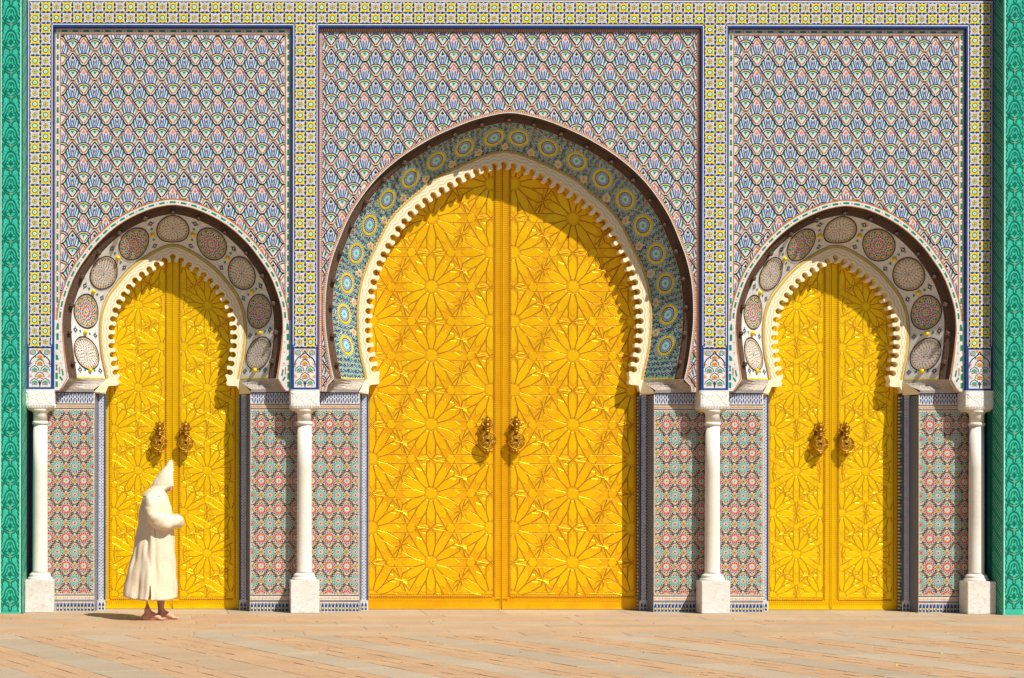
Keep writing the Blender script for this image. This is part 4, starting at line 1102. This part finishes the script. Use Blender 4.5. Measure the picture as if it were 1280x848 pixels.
def make_door(S, label, loc):
    side = S is SIDE
    t = thing('double_door', label, 'door', loc)
    cxp = 222+( (AX[0] if side else AX[1]) )/KD
    hz = lambda py: 176-(py-590)*KD
    if side:
        W_ = 88.5; ztop = hz(312); rz0 = hz(746); rz1 = ztop-3; a = 59.8*KD
        dx = 1.4
        for sd in (-1, 1):
            c = sd*43.3*KD; lat = []
            for j in range(-1, 6):
                lat.append((c, hz(588.7+103.4*(j-2)))); 
            for j in range(-2, 6):
                for sx in (-.5, .5): lat.append((c+sx*a, hz(537.0+103.4*(j-2))))
            rel = (c-33.8, rz0, c+33.8, rz1)
            if sd < 0: leaf(t, -W_, -.35, ztop, rel, lat, 'right', (-16.2*KD, hz(554), 9.2), a, True)
            else: leaf(t, .35, W_, ztop, rel, lat, 'left', (16.2*KD, hz(554), 9.2), a, True)
    else:
        W_ = 177.5; ztop = hz(198); rz0 = hz(742.5); rz1 = ztop-3; a = 86.1*KD
        for sd in (-1, 1):
            c = sd*88.5*KD; lat = []
            for j in range(-5, 5): lat.append((c, hz(444.5+86.1*j)))
            for j in range(-5, 5):
                for sx in (-1, 1): lat.append((c+sx*a*math.sqrt(3)/2, hz(487.5+86.1*j)))
            rel = (c-79.0, rz0, c+79.0, rz1)
            if sd < 0: leaf(t, -W_, -.4, ztop, rel, lat, 'right', (-19.3*KD, hz(550.5), 10.4), a, False)
            else: leaf(t, .4, W_, ztop, rel, lat, 'left', (16.5*KD, hz(550.5), 10.4), a, False)
    s_ = MB(); s_.box(-W_*PXM, W_*PXM, YD-.03, YD+.05, -.02, .004); s_.build('threshold', M['pale'], t)
    s_ = MB(); s_.box(-W_*PXM, W_*PXM, YD+.046, YD+.049, 0, 3.6); s_.build('back_board', M['goldd'], t)
    return t
dL = make_door(SIDE, 'left pair of yellow brass doors with knockers, partly hidden by the hooded person', (AX[0]*PXM, 0, 0))
dR = copy_tree(dL); dR.location = (AX[2]*PXM, 0, 0); dR['label'] = 'right pair of narrow yellow brass doors, unobstructed, under the right side arch'
dC = make_door(CENT, 'tallest and widest pair of yellow brass doors, under the central arch', (AX[1]*PXM, 0, 0))
for o in (dL, dR): o['group'] = 'narrow embossed brass side doors'

# ------------------------------------------------------------------ marble columns
col = thing('marble_column', 'white marble column nearest the left green pillar', 'column', (PC[0]*PXM, 0, 0), 'white marble columns between the gates')
YC = .09
b = MB(); b.box(-.162, .162, YC-.172, YC+.10, 0, 41*PXM, 0, .006)
b.build('plinth', M['marble'], col)
b = MB(); b.lathe([(.140, 41*PXM), (.142, 42*PXM), (.138, 43.5*PXM), (.124, 44.6*PXM), (.122, 45.4*PXM), (.125, 46.2*PXM), (.120, 47.4*PXM), (.108, 48.6*PXM), (.092, 49.6*PXM)], (0, YC), 48); b.build('base', M['shaft'], col, smooth=True)
b = MB(); b.lathe([(.094, 49.4*PXM), (.087, 52*PXM), (.0855, 120*PXM), (.084, 180*PXM), (.081, 236*PXM)], (0, YC), 48); b.build('shaft', M['shaft'], col, smooth=True)
b = MB(); b.lathe([(.082, 234.8*PXM), (.091, 235.5*PXM), (.094, 237*PXM), (.091, 238.5*PXM), (.082, 239.3*PXM)], (0, YC), 48); b.build('collar', M['shaft'], col, smooth=True)
b = MB(); b.lathe([(.081, 239*PXM), (.081, 248*PXM), (.088, 250.4*PXM), (.106, 252.2*PXM), (.110, 254*PXM)], (0, YC), 48); b.build('necking', M['shaft'], col, smooth=True)
b = MB()    # capital: cushion block with rounded underside and carved leaves
YC = .152
prof = [(.128, 252.5), (.146, 253.6), (.158, 255.6), (.165, 258.5), (.167, 262), (.167, 277.5), (.169, 278.6), (.169, 279)]
def sq(r, z, n=40, k=5.0):
    o = []
    for i in range(n):
        a = 2*math.pi*i/n; c, s = math.cos(a), math.sin(a); q = (abs(c)**k+abs(s)**k)**(-1/k); o.append((r*q*c, YC+r*q*s, z*PXM))
    return o
vs_ = []; 
for j, (r, z) in enumerate(prof): vs_ += sq(r, z, 48, 3+3*min(1, j/3) if j < 3 else 14)
n = 48; fs_ = [[j*n+i, j*n+(i+1) % n, (j+1)*n+(i+1) % n, (j+1)*n+i] for j in range(len(prof)-1) for i in range(n)]+[list(range(n))[::-1], [(len(prof)-1)*n+i for i in range(n)]]
b.add(vs_, fs_)
cap = b.build('capital', M['marblecap'], col)
b = MB(); 
def tendril(fx, pts, r): b.tube([fx(x, z) for x, z in pts], r, 5)
for face in range(3):
    fx = [lambda x, z: (x, YC-.168, (266+z)*PXM), lambda x, z: (-.168, YC+x, (266+z)*PXM), lambda x, z: (.168, YC+x, (266+z)*PXM)][face]
    for sg in (-1, 1):
        for ph in range(3):
            cx = sg*(.035+.045*ph); 
            tendril(fx, [(cx+.018*math.cos(t)*(1-t/9), (5.0-1.5*ph % 3)+2.8*math.sin(t)*(1-t/9)) for t in np.linspace(0, 7, 14)], .0022)
        tendril(fx, [(sg*.005, -5), (sg*.03, 0), (sg*.08, 2), (sg*.13, 8), (sg*.15, 10)], .0022)
        tendril(fx, [(sg*.01, 9), (sg*.05, 6), (sg*.09, -2), (sg*.14, -5)], .002)
    for k in range(9):
        x = -.13+k*.0325; tendril(fx, [(x-.010, -10.2), (x-.004, -6.6), (x, -5.6), (x+.004, -6.6), (x+.010, -10.2)], .0026)
b.build('capital_carving', M['marblecap'], cap, kind='stuff')
b = MB()
vs_ = []
for (r, z) in ((.1285, 252.6), (.1475, 253.7), (.1600, 255.7)): vs_ += sq(r, z-.05, 48, 5)
b.add(vs_, [[j*n+i, j*n+(i+1) % n, (j+1)*n+(i+1) % n, (j+1)*n+i] for j in range(2) for i in range(n)]); b.build('tan_underside', M['tanmarble'], cap)  # shell under the capital in a mottled tan tone
lab = ['', 'white marble column between the left doors and the central doors', 'white marble column between the central doors and the right doors', 'white marble column nearest the right green pillar']
for i in (1, 2, 3):
    c_ = copy_tree(col); c_.location = (PC[i]*PXM, 0, 0); c_['label'] = lab[i]

# ------------------------------------------------------------------ green tiled pillars
def pillar_motif():
    d = Deco(); g, l, m_ = 'pgreen', 'plight', 'pmid'
    def both(l_, w_, m, h):
        w_ *= 1.3; d.stroke(smooth_path_l(l_, 12), w_, m, h); d.stroke(smooth_path_l([(-x, y) for x, y in l_], 12), w_, m, h)
    # spade
    d.poly([(0, 5.2), (1.2, 3.2), (1.0, 2.2), (3.0, 2.6), (2.3, .6), (3.6, -.6), (1.2, -1.4), (.8, -3.2), (-.8, -3.2), (-1.2, -1.4), (-3.6, -.6), (-2.3, .6), (-3.0, 2.6), (-1.0, 2.2), (-1.2, 3.2)], g, 5)
    both([(0, 15.2), (3.8, 13.4), (6.2, 9.5), (7.2, 4.4), (8.6, 2.0), (11.0, .2)], 1.25, g, 5)
    both([(.6, 11.2), (2.6, 9.2), (3.6, 6.2), (4.0, 3.4), (5.8, 2.4), (5.6, -.6), (3.8, -1.4)], .95, g, 5)
    both([(0, -15), (2.0, -12.2), (1.2, -9.6), (3.8, -8.0), (6.4, -6.0), (9.2, -1.2), (11, .2)], 1.1, g, 5)
    both([(1.0, -6.2), (4.4, -4.6), (6.6, -2.2), (7.4, .6)], .95, g, 5)
    both([(11, -14.8), (9.0, -12.6), (10.2, -9.8), (7.6, -7.6), (9.4, -5.4)], 1.0, g, 5)
    both([(11, 14.8), (9.2, 12.6), (10.0, 10.4), (11, 9)], .9, g, 5)
    for sg in (-1, 1): d.poly([(sg*11, -4), (sg*9.2, -5.8), (sg*9.8, -8.4), (sg*11, -10)], g, 4.6); d.poly([(sg*11, 8.4), (sg*9.4, 6.2), (sg*11, 3.6)], g, 4.6)
    d.poly([(0, 10.4), (1.0, 8.6), (1.1, 6.8), (0, 6.2), (-1.1, 6.8), (-1.0, 8.6)], g, 5)
    both([(0, -8.2), (-1.6, -6.8), (0, -5.2)], .6, 'psalmon', 4.6)
    return d
pal('pgreen', (0.0, 0.16, 0.09), rough=.3); pal('plight', (0.04, 0.46, 0.33), rough=.3, var=.2); pal('pmid', (0.012, 0.34, 0.20), rough=.3); pal('psalmon', (0.45, 0.30, 0.16))
PI.update({n: i for i, n in enumerate(PN)}); PMATS[:] = [PAL[n] for n in PN]
def pillar(sg, label):
    cx = 637-X0+sg*622.3; t = thing('green_pillar', label, 'pillar', (cx*PXM, 0, 0), 'green tiled pillars at both ends of the wall')
    yf = -.20
    b = MB(); b.box(-14.8*PXM, 14.8*PXM, yf, .30, 0, 8.0, PI['plight'])
    # splayed strip towards the wall on the inner side (both, for symmetry)
    b.build('pillar_body', PMATS, t)
    d = Deco()
    for s2 in (-1, 1):
        d.rect(*sorted((s2*12.6, s2*11.4))[:1], 0, sorted((s2*12.6, s2*11.4))[1], 870, 'mint', 2) if False else None
        a_, c_ = sorted((s2*11.5, s2*12.9)); d.rect(a_, .5, c_, 870, 'mint', 2.4)
        a_, c_ = sorted((s2*13.0, s2*14.7)); d.rect(a_, .5, c_, 870, 'pgreen', 2.0)
    d.build('edge_tiles', flat(yf), t, kind='stuff')
    mot = pillar_motif()
    V = np.array(mot.v); P = np.stack([V[:, 0]*PXM, -V[:, 2]*.001, V[:, 1]*PXM], 1)
    # give the strokes little side walls
    F = [list(f) for f in mot.f]; Mi = list(mot.m); P = P.tolist()
    me = mkmesh('arabesque_tile', [(-11.4*PXM, .001, -14.9*PXM), (11.4*PXM, .001, -14.9*PXM), (11.4*PXM, .001, 14.9*PXM), (-11.4*PXM, .001, 14.9*PXM), (-11.4*PXM, -.002, -14.8*PXM), (11.4*PXM, -.002, -14.8*PXM), (11.4*PXM, -.002, 14.8*PXM), (-11.4*PXM, -.002, 14.8*PXM)]+P,
                [[4, 5, 6, 7], [0, 1, 5, 4], [1, 2, 6, 5], [2, 3, 7, 6], [3, 0, 4, 7]]+[[i+8 for i in f] for f in F], PMATS, [PI['plight']]*5+Mi)
    for k in range(29):
        o = link('arabesque_tile', me, t, (0, yf-.0015, (15+30*k+(3 if sg < 0 else 8))*PXM)); o.rotation_euler = (rng.normal()*.003, 0, rng.normal()*.004)
    # dark mosaic splay between pillar and wall
    xi = -sg*14.8; xw = -sg*18.4
    b = MB(); b.add([(xi*PXM, yf+.01, 0), (xw*PXM, .02, 0), (xw*PXM, .02, 8.0), (xi*PXM, yf+.01, 8.0)], [[0, 1, 2, 3]], PI['pmid']); sp_ = b.build('splay', PMATS, t)
    d = Deco()
    for k in range(380):
        for i in range(8): d.poly([(1+i*2.8, k*2.3+1), (2+i*2.8, k*2.3+.2), (3+i*2.8, k*2.3+1), (2+i*2.8, k*2.3+1.8)], ('mint', 'navy', 'cream', 'pgreen')[(i+k) % 4] if (i*7+k*3) % 5 else 'black', 1.5)
    def smap(u, v, h):
        f = u/24.0; return ((xi+(xw-xi)*f)*PXM-sg*h, yf+.01+(.01-yf)*f-h*.2, v*PXM)
    d.build('splay_tesserae', smap, sp_, kind='stuff')
    return t
pillar(-1, 'green arabesque tiled pillar at the left end of the wall')
pillar(1, 'green arabesque tiled pillar at the right end of the wall, dark strip beside it')

# ------------------------------------------------------------------ ground
g = MB(); g.add([(-400, -400, -.03), (400, -400, -.03), (400, 400, -.03), (-400, 400, -.03)], [[0, 1, 2, 3]])
gr = g.build('ground', M['plaza'], None, kind='structure')
jb = MB(); jb.add([(-5.6, -9.3, -.006), (12.6, -9.3, -.006), (12.6, .6, -.006), (-5.6, .6, -.006)], [[0, 1, 2, 3]]); jb.build('joint_mortar', M['mid'], gr)
def slab_mesh(poly, top, name, m, th=.03):
    """poly: list of xy; bevelled slab"""
    P, T_ = inset([(x, y) for x, y in poly], .006)
    return P, T_
def slab(poly, m, name, dz=0.0):
    ps = np.array(poly); c = ps.mean(0); b = MB(); n = len(ps)
    ins = c+(ps-c)*(1-.012/np.maximum(np.linalg.norm(ps-c, axis=1), .05))[:, None]
    top = [(p[0]-c[0], p[1]-c[1], .0+dz+rng.uniform(-.0012, .0012)) for p in ins]
    b.add([(p[0]-c[0], p[1]-c[1], -.03) for p in ps]+[(p[0]-c[0], p[1]-c[1], -.005+dz) for p in ps]+top,
          [[i, (i+1) % n, n+(i+1) % n, n+i] for i in range(n)]+[[n+i, n+(i+1) % n, 2*n+(i+1) % n, 2*n+i] for i in range(n)]+[list(range(2*n, 3*n))])
    o = b.build(name, m, gr); o.location = (c[0], c[1], 0); return o
# kerb strip along the wall foot
x = -4.2
while x < 12.4:
    L_ = rng.uniform(.9, 1.5); slab([(x+.004, -.26), (x+L_-.004, -.26), (x+L_-.004, .60), (x+.004, .60)], M['pale'], 'paving_slab'); x += L_
# courses parallel to the wall
yy = -.268; rI = 0
while yy > -3.3:
    wdt = (.34, .44, .30, .5)[rI % 4]; x = -4.6+rng.uniform(0, .8)
    while x < 12.6:
        L_ = rng.uniform(1.0, 2.3); mm = M[('tan', 'mid', 'pale', 'mid', 'tan', 'mid')[(rI*2+int(rng.uniform(0, 2.4))) % 6]]
        slab([(x+.004, yy-wdt+.008), (x+L_-.004, yy-wdt+.008), (x+L_-.004, yy), (x+.004, yy)], mm, 'paving_slab'); x += L_
    yy -= wdt; rI += 1
YE = yy
# oblique strips in front
dv = np.array([-.36, 1.0]); dv /= np.linalg.norm(dv); pv = np.array([dv[1], -dv[0]])
cob = {'tan': MB()}
def clipy(poly): 
    poly = clip_half(poly, 0, 1, YE-.004); return clip_half(poly, 0, -1, 26) if len(poly) > 2 else []
s_ = -14.0; cnt = 0; k = 0
pale_list = []
while s_ < 24:
    wt, wp = .52+rng.uniform(-.06, .06), .43+rng.uniform(-.07, .07)
    # tan strip of small stones
    t_ = -22.0
    while t_ < 8:
        L_ = rng.uniform(.10, .26); nacross = 3; xx = 0
        for q in range(nacross):
            w0 = wt*q/nacross+.003; w1 = wt*(q+1)/nacross-.003
            poly = [tuple(pv*(s_+w0)+dv*(t_+.004)), tuple(pv*(s_+w1)+dv*(t_+.004)), tuple(pv*(s_+w1)+dv*(t_+L_-.004)), tuple(pv*(s_+w0)+dv*(t_+L_-.004))]
            cx_ = sum(p[0] for p in poly)/4; cy_ = sum(p[1] for p in poly)/4
            if cy_ < YE+.3 and cy_ > -9.2 and -6 < cx_ < 12.5:
                poly = clipy(poly)
                if len(poly) > 2:
                    z = rng.uniform(-.003, .0015); n = len(poly)
                    cob['tan'].add([(x, y, -.028) for x, y in poly]+[(x, y, z) for x, y in poly], [[i, (i+1) % n, n+(i+1) % n, n+i] for i in range(n)]+[list(range(n, 2*n))])
        t_ += L_
    t_ = -22+rng.uniform(0, 1)
    while t_ < 8:
        L_ = rng.uniform(1.1, 2.6)
        poly = [tuple(pv*(s_+wt+.003)+dv*(t_+.005)), tuple(pv*(s_+wt+wp-.003)+dv*(t_+.005)), tuple(pv*(s_+wt+wp-.003)+dv*(t_+L_-.005)), tuple(pv*(s_+wt+.003)+dv*(t_+L_-.005))]
        cx_ = sum(p[0] for p in poly)/4; cy_ = sum(p[1] for p in poly)/4
        if cy_ < YE+1.5 and cy_ > -9.4 and -5.5 < cx_ < 11.5:
            poly = clipy(poly)
            if len(poly) > 2: pale_list.append(poly)
        t_ += L_
    s_ += wt+wp
gt = MB()
for k in range(170):
    x_ = rng.uniform(-3.2, 11.2); y_ = -rng.uniform(0, 1)**1.4*7.6+.1; r_ = rng.uniform(.004, .010); n_ = 5; a0_ = rng.uniform(0, 6)
    ps_ = [(x_+r_*rng.uniform(.6, 1.3)*math.cos(a0_+2*math.pi*i/n_)*1.6, y_+r_*rng.uniform(.6, 1.3)*math.sin(a0_+2*math.pi*i/n_)) for i in range(n_)]
    gt.add([(p[0], p[1], -.002) for p in ps_]+[(x_, y_, r_*.8)], [[i, (i+1) % n_, n_] for i in range(n_)], int(rng.uniform() < .35))
gt.build('grit', [M['bronze'], M['carved']], gr, kind='stuff')
cob['tan'].build('tan_sett_strips', M['tan'], gr, kind='stuff')
def onscreen(p):
    cy = sum(q[1] for q in p)/len(p); cx = sum(q[0] for q in p)/len(p); dist = D+cy
    px_ = X0+cx*110*D/dist; py_ = 590+1.6*110*D/dist
    return (-60 < px_ < 1340 and py_ < 870)
vis = [p for p in pale_list if onscreen(p)]; oth = [p for p in pale_list if not onscreen(p)]
for p in vis[:190]: slab(p, M['pale'] if rng.uniform() > .25 else M['mid'], 'paving_slab')
ob = MB()
for p in oth+vis[190:]:
    n = len(p); ob.add([(x, y, -.028) for x, y in p]+[(x, y, 0) for x, y in p], [[i, (i+1) % n, n+(i+1) % n, n+i] for i in range(n)]+[list(range(n, 2*n))])
ob.build('outer_paving', M['pale'], gr, kind='stuff')


# ------------------------------------------------------------------ hooded person
def grow(mb, voxel, m, name, parent, smooth_it=4):
    """fuse the rough shapes into one continuous skin"""
    me = mkmesh('tmp', mb.v, mb.f, [m], mb.m); o = bpy.data.objects.new('tmp', me); C.objects.link(o)
    r = o.modifiers.new('r', 'REMESH'); r.mode = 'VOXEL'; r.voxel_size = voxel; r.use_smooth_shade = True
    s_ = o.modifiers.new('s', 'SMOOTH'); s_.factor = .5; s_.iterations = smooth_it
    dg = bpy.context.evaluated_depsgraph_get(); ev = o.evaluated_get(dg); m2 = bpy.data.meshes.new_from_object(ev)
    bpy.data.objects.remove(o); m2.materials.clear(); m2.materials.append(m); m2.name = name
    m2.polygons.foreach_set('use_smooth', np.ones(len(m2.polygons), bool)); return link(name, m2, parent)
pe_ = thing('person', 'person in a cream hooded robe walking barefoot past the left doors, arms folded', 'person', ((195-X0)*.00865, -1.2, 0))
b = MB()
def T(p, r, n=12): b.tube(p, r, n)
def Bl(c, r, sc=(1, 1, 1)): b.ball(c, r, 16, 0, sc)
Bl((-.05, 0, .92), .15, (1, 1.15, .9)); Bl((-.05, 0, 1.08), .135, (1, 1.1, 1.2)); Bl((-.035, 0, 1.235), .14, (.80, 1.2, 1)); T([(-.02, 0, 1.30), (.02, 0, 1.42), (.06, 0, 1.46)], [.075, .058, .056])
Bl((.088, 0, 1.482), .080, (.98, .88, 1.06)); Bl((.115, 0, 1.445), .062, (1, .85, .95)); Bl((.150, 0, 1.408), .028, (1, 1, .8))
T([(.148, 0, 1.500), (.181, 0, 1.470), (.168, 0, 1.458)], [.012, .017, .013], 8); Bl((.168, 0, 1.438), .014, (1, 1.6, .5)); Bl((.163, 0, 1.428), .014, (1, 1.5, .5))
for sg in (-1, 1):
    Bl((.085, sg*.072, 1.478), .024, (.7, .35, 1.2)); Bl((.142, sg*.030, 1.490), .014); Bl((.146, sg*.028, 1.506), .013, (1, 1.8, .5)); Bl((.12, sg*.05, 1.47), .026)
legs = [(-1, -.085, 0), (1, .060, 0)]
for sg, ax, az in legs:
    y = sg*.085 if sg < 0 else .075
    T([(-.05, sg*.085, .90), (-.02 if sg < 0 else .03, y, .50), (ax-.012, y, .30), (ax-.004, y, .12), (ax, y, .075)], [.085, .056, .050, .036, .038], 14)
    Bl((ax+.012, y, .085), .036); Bl((ax-.030, y, .036), .037, (1.05, .9, .95))
    T([(ax-.02, y, .055), (ax+.05, y, .058), (ax+.10, y-.004, .036), (ax+.135, y-.004, .024)], [.040, .037, .032, .024], 12)
    Bl((ax+.125, y-.012*sg*-1, .024), .026, (1.1, 1.3, .85)); T([(ax-.03, y, .022), (ax+.12, y, .018)], [.026, .024], 10)
    tl = [(.0, .078, .0145), (.0, .074, .0105), (.0, .066, .0098), (.0, .056, .0092), (.0, .044, .0088)]
    for i, (_, L_, rr) in enumerate(tl):
        ty = y-sg*(-1)*0 + (-sg)*(.030-.0165*i)+(.0 if i else -.003*-sg)
        T([(ax+.115, ty*.96+y*.04, .020), (ax+.115+L_*.6, ty, .017), (ax+.115+L_*.93, ty, rr+.001)], [rr*1.15, rr*.95, rr], 8)
    sh = sg*.165
# arms folded, each hand closed round the other sleeve
for sg in (-1, 1):
    el = (.00, sg*.235, 1.065); wr = (.158, sg*.04, 1.06+.02*sg)
    T([(-.035, sg*.155, 1.30), (-.03, sg*.205, 1.21), el], [.046, .046, .040], 12); T([el, (.10, sg*.16, 1.055), wr], [.044, .038, .027], 12)
    hc_ = (.168, -sg*.035, 1.06+.02*sg); Bl(hc_, .036, (.55, 1.2, 1.0))
    for f in range(4):
        z_ = hc_[2]+.030-.020*f; L_ = (.055, .062, .058, .046)[f]
        T([(hc_[0], hc_[1]-sg*.03, z_), (hc_[0]-.004, hc_[1]-sg*(.03+L_*.5), z_-.002), (hc_[0]-.028, hc_[1]-sg*(.03+L_*.85), z_-.004), (hc_[0]-.045, hc_[1]-sg*(.03+L_*.75), z_-.006)], [.0095, .009, .0085, .0075], 7)
    T([(hc_[0], hc_[1]+sg*.01, hc_[2]+.03), (hc_[0]-.01, hc_[1]-sg*.02, hc_[2]+.055), (hc_[0]-.02, hc_[1]-sg*.045, hc_[2]+.062)], [.012, .0105, .009], 7)
body = grow(b, .0055, M['skin'], 'body', pe_, 3)
b = MB()
for sg, ax, az in legs:
    y = sg*.085 if sg < 0 else .075
    for i in range(5):
        ty = y+(-sg)*(.030-.0165*i); L_ = (.078, .074, .066, .056, .044)[i]; b.ball((ax+.115+L_*.93, ty, .021-.002*i), .006, 8, 0, (1, .9, .35))
b.build('toenail', M['nail'], body, kind='stuff')
# robe
def ring(z, xb, xf, yd, n, k=2.3, fold=0.0, seed=0):
    cx, rx = (xb+xf)/2, (xf-xb)/2; o = []
    for i in range(n):
        a = 2*math.pi*i/n; c, s_ = math.cos(a), math.sin(a); q = (abs(c)**k+abs(s_)**k)**(-1/k)
        f = fold*(math.sin(7*a+.6+z*.9)*.5+math.sin(11*a+2.1-z*1.3)*.35+math.sin(4*a+1.0)*.5+.25*math.sin(19*a+z*3))
        o.append((cx+(rx+f*abs(s_))*q*c, (yd+f)*q*s_, z))
    return o
prof = [(.215, -.352, .226, .250), (.24, -.350, .226, .248), (.36, -.330, .222, .243), (.50, -.300, .214, .235), (.66, -.262, .204, .226), (.80, -.232, .196, .220), (.92, -.210, .190, .214),
        (1.02, -.193, .186, .212), (1.10, -.182, .178, .214), (1.18, -.172, .166, .220), (1.25, -.160, .150, .222), (1.31, -.142, .134, .205), (1.355, -.118, .120, .165), (1.395, -.085, .108, .118), (1.42, -.060, .096, .090)]
n = 180; V = []; rows = []
zs = []
P_ = np.array(prof); zz = np.concatenate([np.linspace(.215, 1.0, 40), np.linspace(1.02, 1.42, 26)])
for z in zz:
    xb, xf, yd = [float(np.interp(z, P_[:, 0], P_[:, c_])) for c_ in (1, 2, 3)]
    fold = .021*max(0, (1.28-z))/1.05+.003
    rg = ring(z, xb, xf, yd, n, 2.25, fold)
    new = []
    for i, (x, y, z_) in enumerate(rg):
        a = 2*math.pi*i/n
        # hem: dips under the side slit, a little higher at the back
        w_ = max(0, 1-(z-.215)/.5); dz_ = w_*(.045*max(0, -math.cos(a))**1.5+.018*max(0, math.cos(a))-.004*math.sin(5*a))
        # deep diagonal drape running down from the folded arm
        dd_ = (x+.075-.10*(1.0-z)*-1)*1.0
        y2 = y
        if y < 0:
            for (x0_, x1_, z0_, z1_, amp, wd) in ((-.115, -.05, 1.05, .55, .020, .028), (-.02, .02, .9, .35, .012, .025), (.09, .11, .95, .25, .010, .03), (-.19, -.24, 1.1, .3, .012, .03)):
                if z1_-.1 < z < z0_+.1:
                    xc = x0_+(x1_-x0_)*(z0_-z)/(z0_-z1_); e_ = math.exp(-((x-xc)/wd)**2)*min(1, (z-z1_+.1)/.15)*min(1, (z0_+.1-z)/.15); y2 += amp*e_
        cr = .0016*math.sin(a*23+2*math.sin(z*5))*max(0, 1.2-z)
        new.append((x+.004*math.sin(z*23+a*3)+cr*math.cos(a), y2+cr*1.4*math.sin(a), z_+dz_))
    V += new
F = []; slit = [i for i in range(n) if abs(2*math.pi*(i+.5)/n-(1.5*math.pi-.03)) < .018]
for j in range(len(zz)-1):
    for i in range(n):
        if zz[j] < .36 and i in slit[:max(1, int(len(slit)*1.0))]: continue
        F.append([j*n+i, j*n+(i+1) % n, (j+1)*n+(i+1) % n, (j+1)*n+i])
# open the slit towards the hem
for j in range(len(zz)):
    if zz[j] < .37:
        g_ = (.37-zz[j])/.16*.011
        for i in range(n):
            a = 2*math.pi*i/n; x, y, z = V[j*n+i]
            if y < 0:
                dxs = x-V[j*n+slit[0]][0]
                e_ = math.exp(-(dxs/.07)**2)
                V[j*n+i] = (x+(g_ if i > slit[0] else -g_)*e_, y, z)
me = mkmesh('robe', V, F, [M['cloth']], None, True); robe = link('robe', me, pe_)
so_ = robe.modifiers.new('thick', 'SOLIDIFY'); so_.thickness = .006; so_.offset = 1
# sleeves
for sg in (-1, 1):
    b = MB(); pts = [(-.045, sg*.135, 1.345), (-.045, sg*.190, 1.285), (-.040, sg*.222, 1.20), (-.015, sg*.238, 1.12), (.035, sg*.235, 1.068), (.10, sg*.205, 1.052), (.165, sg*.145, 1.056), (.210, sg*.07, 1.065), (.238, sg*-.01, 1.066+.01*sg)]
    rs = [.055, .078, .084, .088, .090, .085, .079, .073, .066]
    # resample for wrinkles
    t_ = np.linspace(0, 8, 41); PP = np.array(pts); Q = [tuple(np.interp(t_, range(9), PP[:, c_])[i] for c_ in range(3)) for i in range(41)]; RR = np.interp(t_, range(9), rs)
    n_ = 40; vs_ = []
    for i, p in enumerate(Q):
        p = Vector(p); tg = (Vector(Q[min(i+2, 40)])-Vector(Q[max(i-2, 0)])).normalized(); qt = tg.to_track_quat('Z', 'Y')
        for k_ in range(n_):
            a = 2*math.pi*k_/n_; wr_ = 1+.085*math.sin(t_[i]*3.6+2.2*math.sin(a+.5)+sg)*(.45+.55*math.sin(a+1)**2)+.05*math.sin(3*a+t_[i]*1.8)+.025*math.sin(t_[i]*9+3*a)
            r_ = RR[i]*wr_; vs_.append(p+qt @ Vector((r_*math.cos(a), r_*math.sin(a), 0)))
    fs_ = [[j*n_+i, j*n_+(i+1) % n_, (j+1)*n_+(i+1) % n_, (j+1)*n_+i] for j in range(40) for i in range(n_)]
    b.add(vs_, fs_); o = b.build('sleeve', M['cloth'], robe, smooth=True); md_ = o.modifiers.new('thick', 'SOLIDIFY'); md_.thickness = .005
# hood
hp = [(1.728, .152, .170, .008), (1.71, .136, .176, .018), (1.67, .112, .183, .032), (1.63, .076, .189, .052), (1.59, .042, .195, .072), (1.55, .010, .201, .090), (1.51, -.018, .206, .104), (1.475, -.036, .211, .112), (1.445, -.046, .216, .114),
      (1.42, -.066, .165, .122), (1.395, -.098, .122, .140), (1.365, -.128, .122, .172), (1.335, -.150, .132, .200)]
HP = np.array(hp)[::-1]; zz2 = np.linspace(1.335, 1.728, 44); n = 90; V = []; F = []
for z in zz2:
    xb, xf, yd = [float(np.interp(z, HP[:, 0], HP[:, c_])) for c_ in (1, 2, 3)]
    if z < 1.45: xf = xf
    for (x, y, z_) in ring(z, xb, xf, yd, n, 2.0, .002 if z < 1.55 else 0):
        lift = 0.0
        V.append((x+.0015*math.sin(z*30+y*12), y+(.003*math.sin(z*26+x*14) if z < 1.62 else 0), z_))
for j in range(len(zz2)-1):
    for i in range(n):
        a = 2*math.pi*(i+.5)/n; a = min(a, 2*math.pi-a)
        if 1.425 < zz2[j] < 1.60 and a < .62: continue
        if zz2[j] <= 1.437 and a < .62: continue
        F.append([j*n+i, j*n+(i+1) % n, (j+1)*n+(i+1) % n, (j+1)*n+i])
me = mkmesh('hood', V, F, [M['cloth']], None, True); hood = link('hood', me, robe); md_ = hood.modifiers.new('thick', 'SOLIDIFY'); md_.thickness = .006; md_.offset = 0
b = MB(); b.tube([(-.012, -.222, .99), (-.008, -.221, .95), (-.002, -.222, .90)], [.002, .005, .002], 6); b.build('pocket_slit', M['clothseam'], robe)
b = MB(); b.tube([(-.045, -.118, 1.425), (-.055, -.140, 1.405), (-.07, -.165, 1.375), (-.085, -.19, 1.345)], .0028, 5); b.build('hood_seam', M['clothseam'], robe)
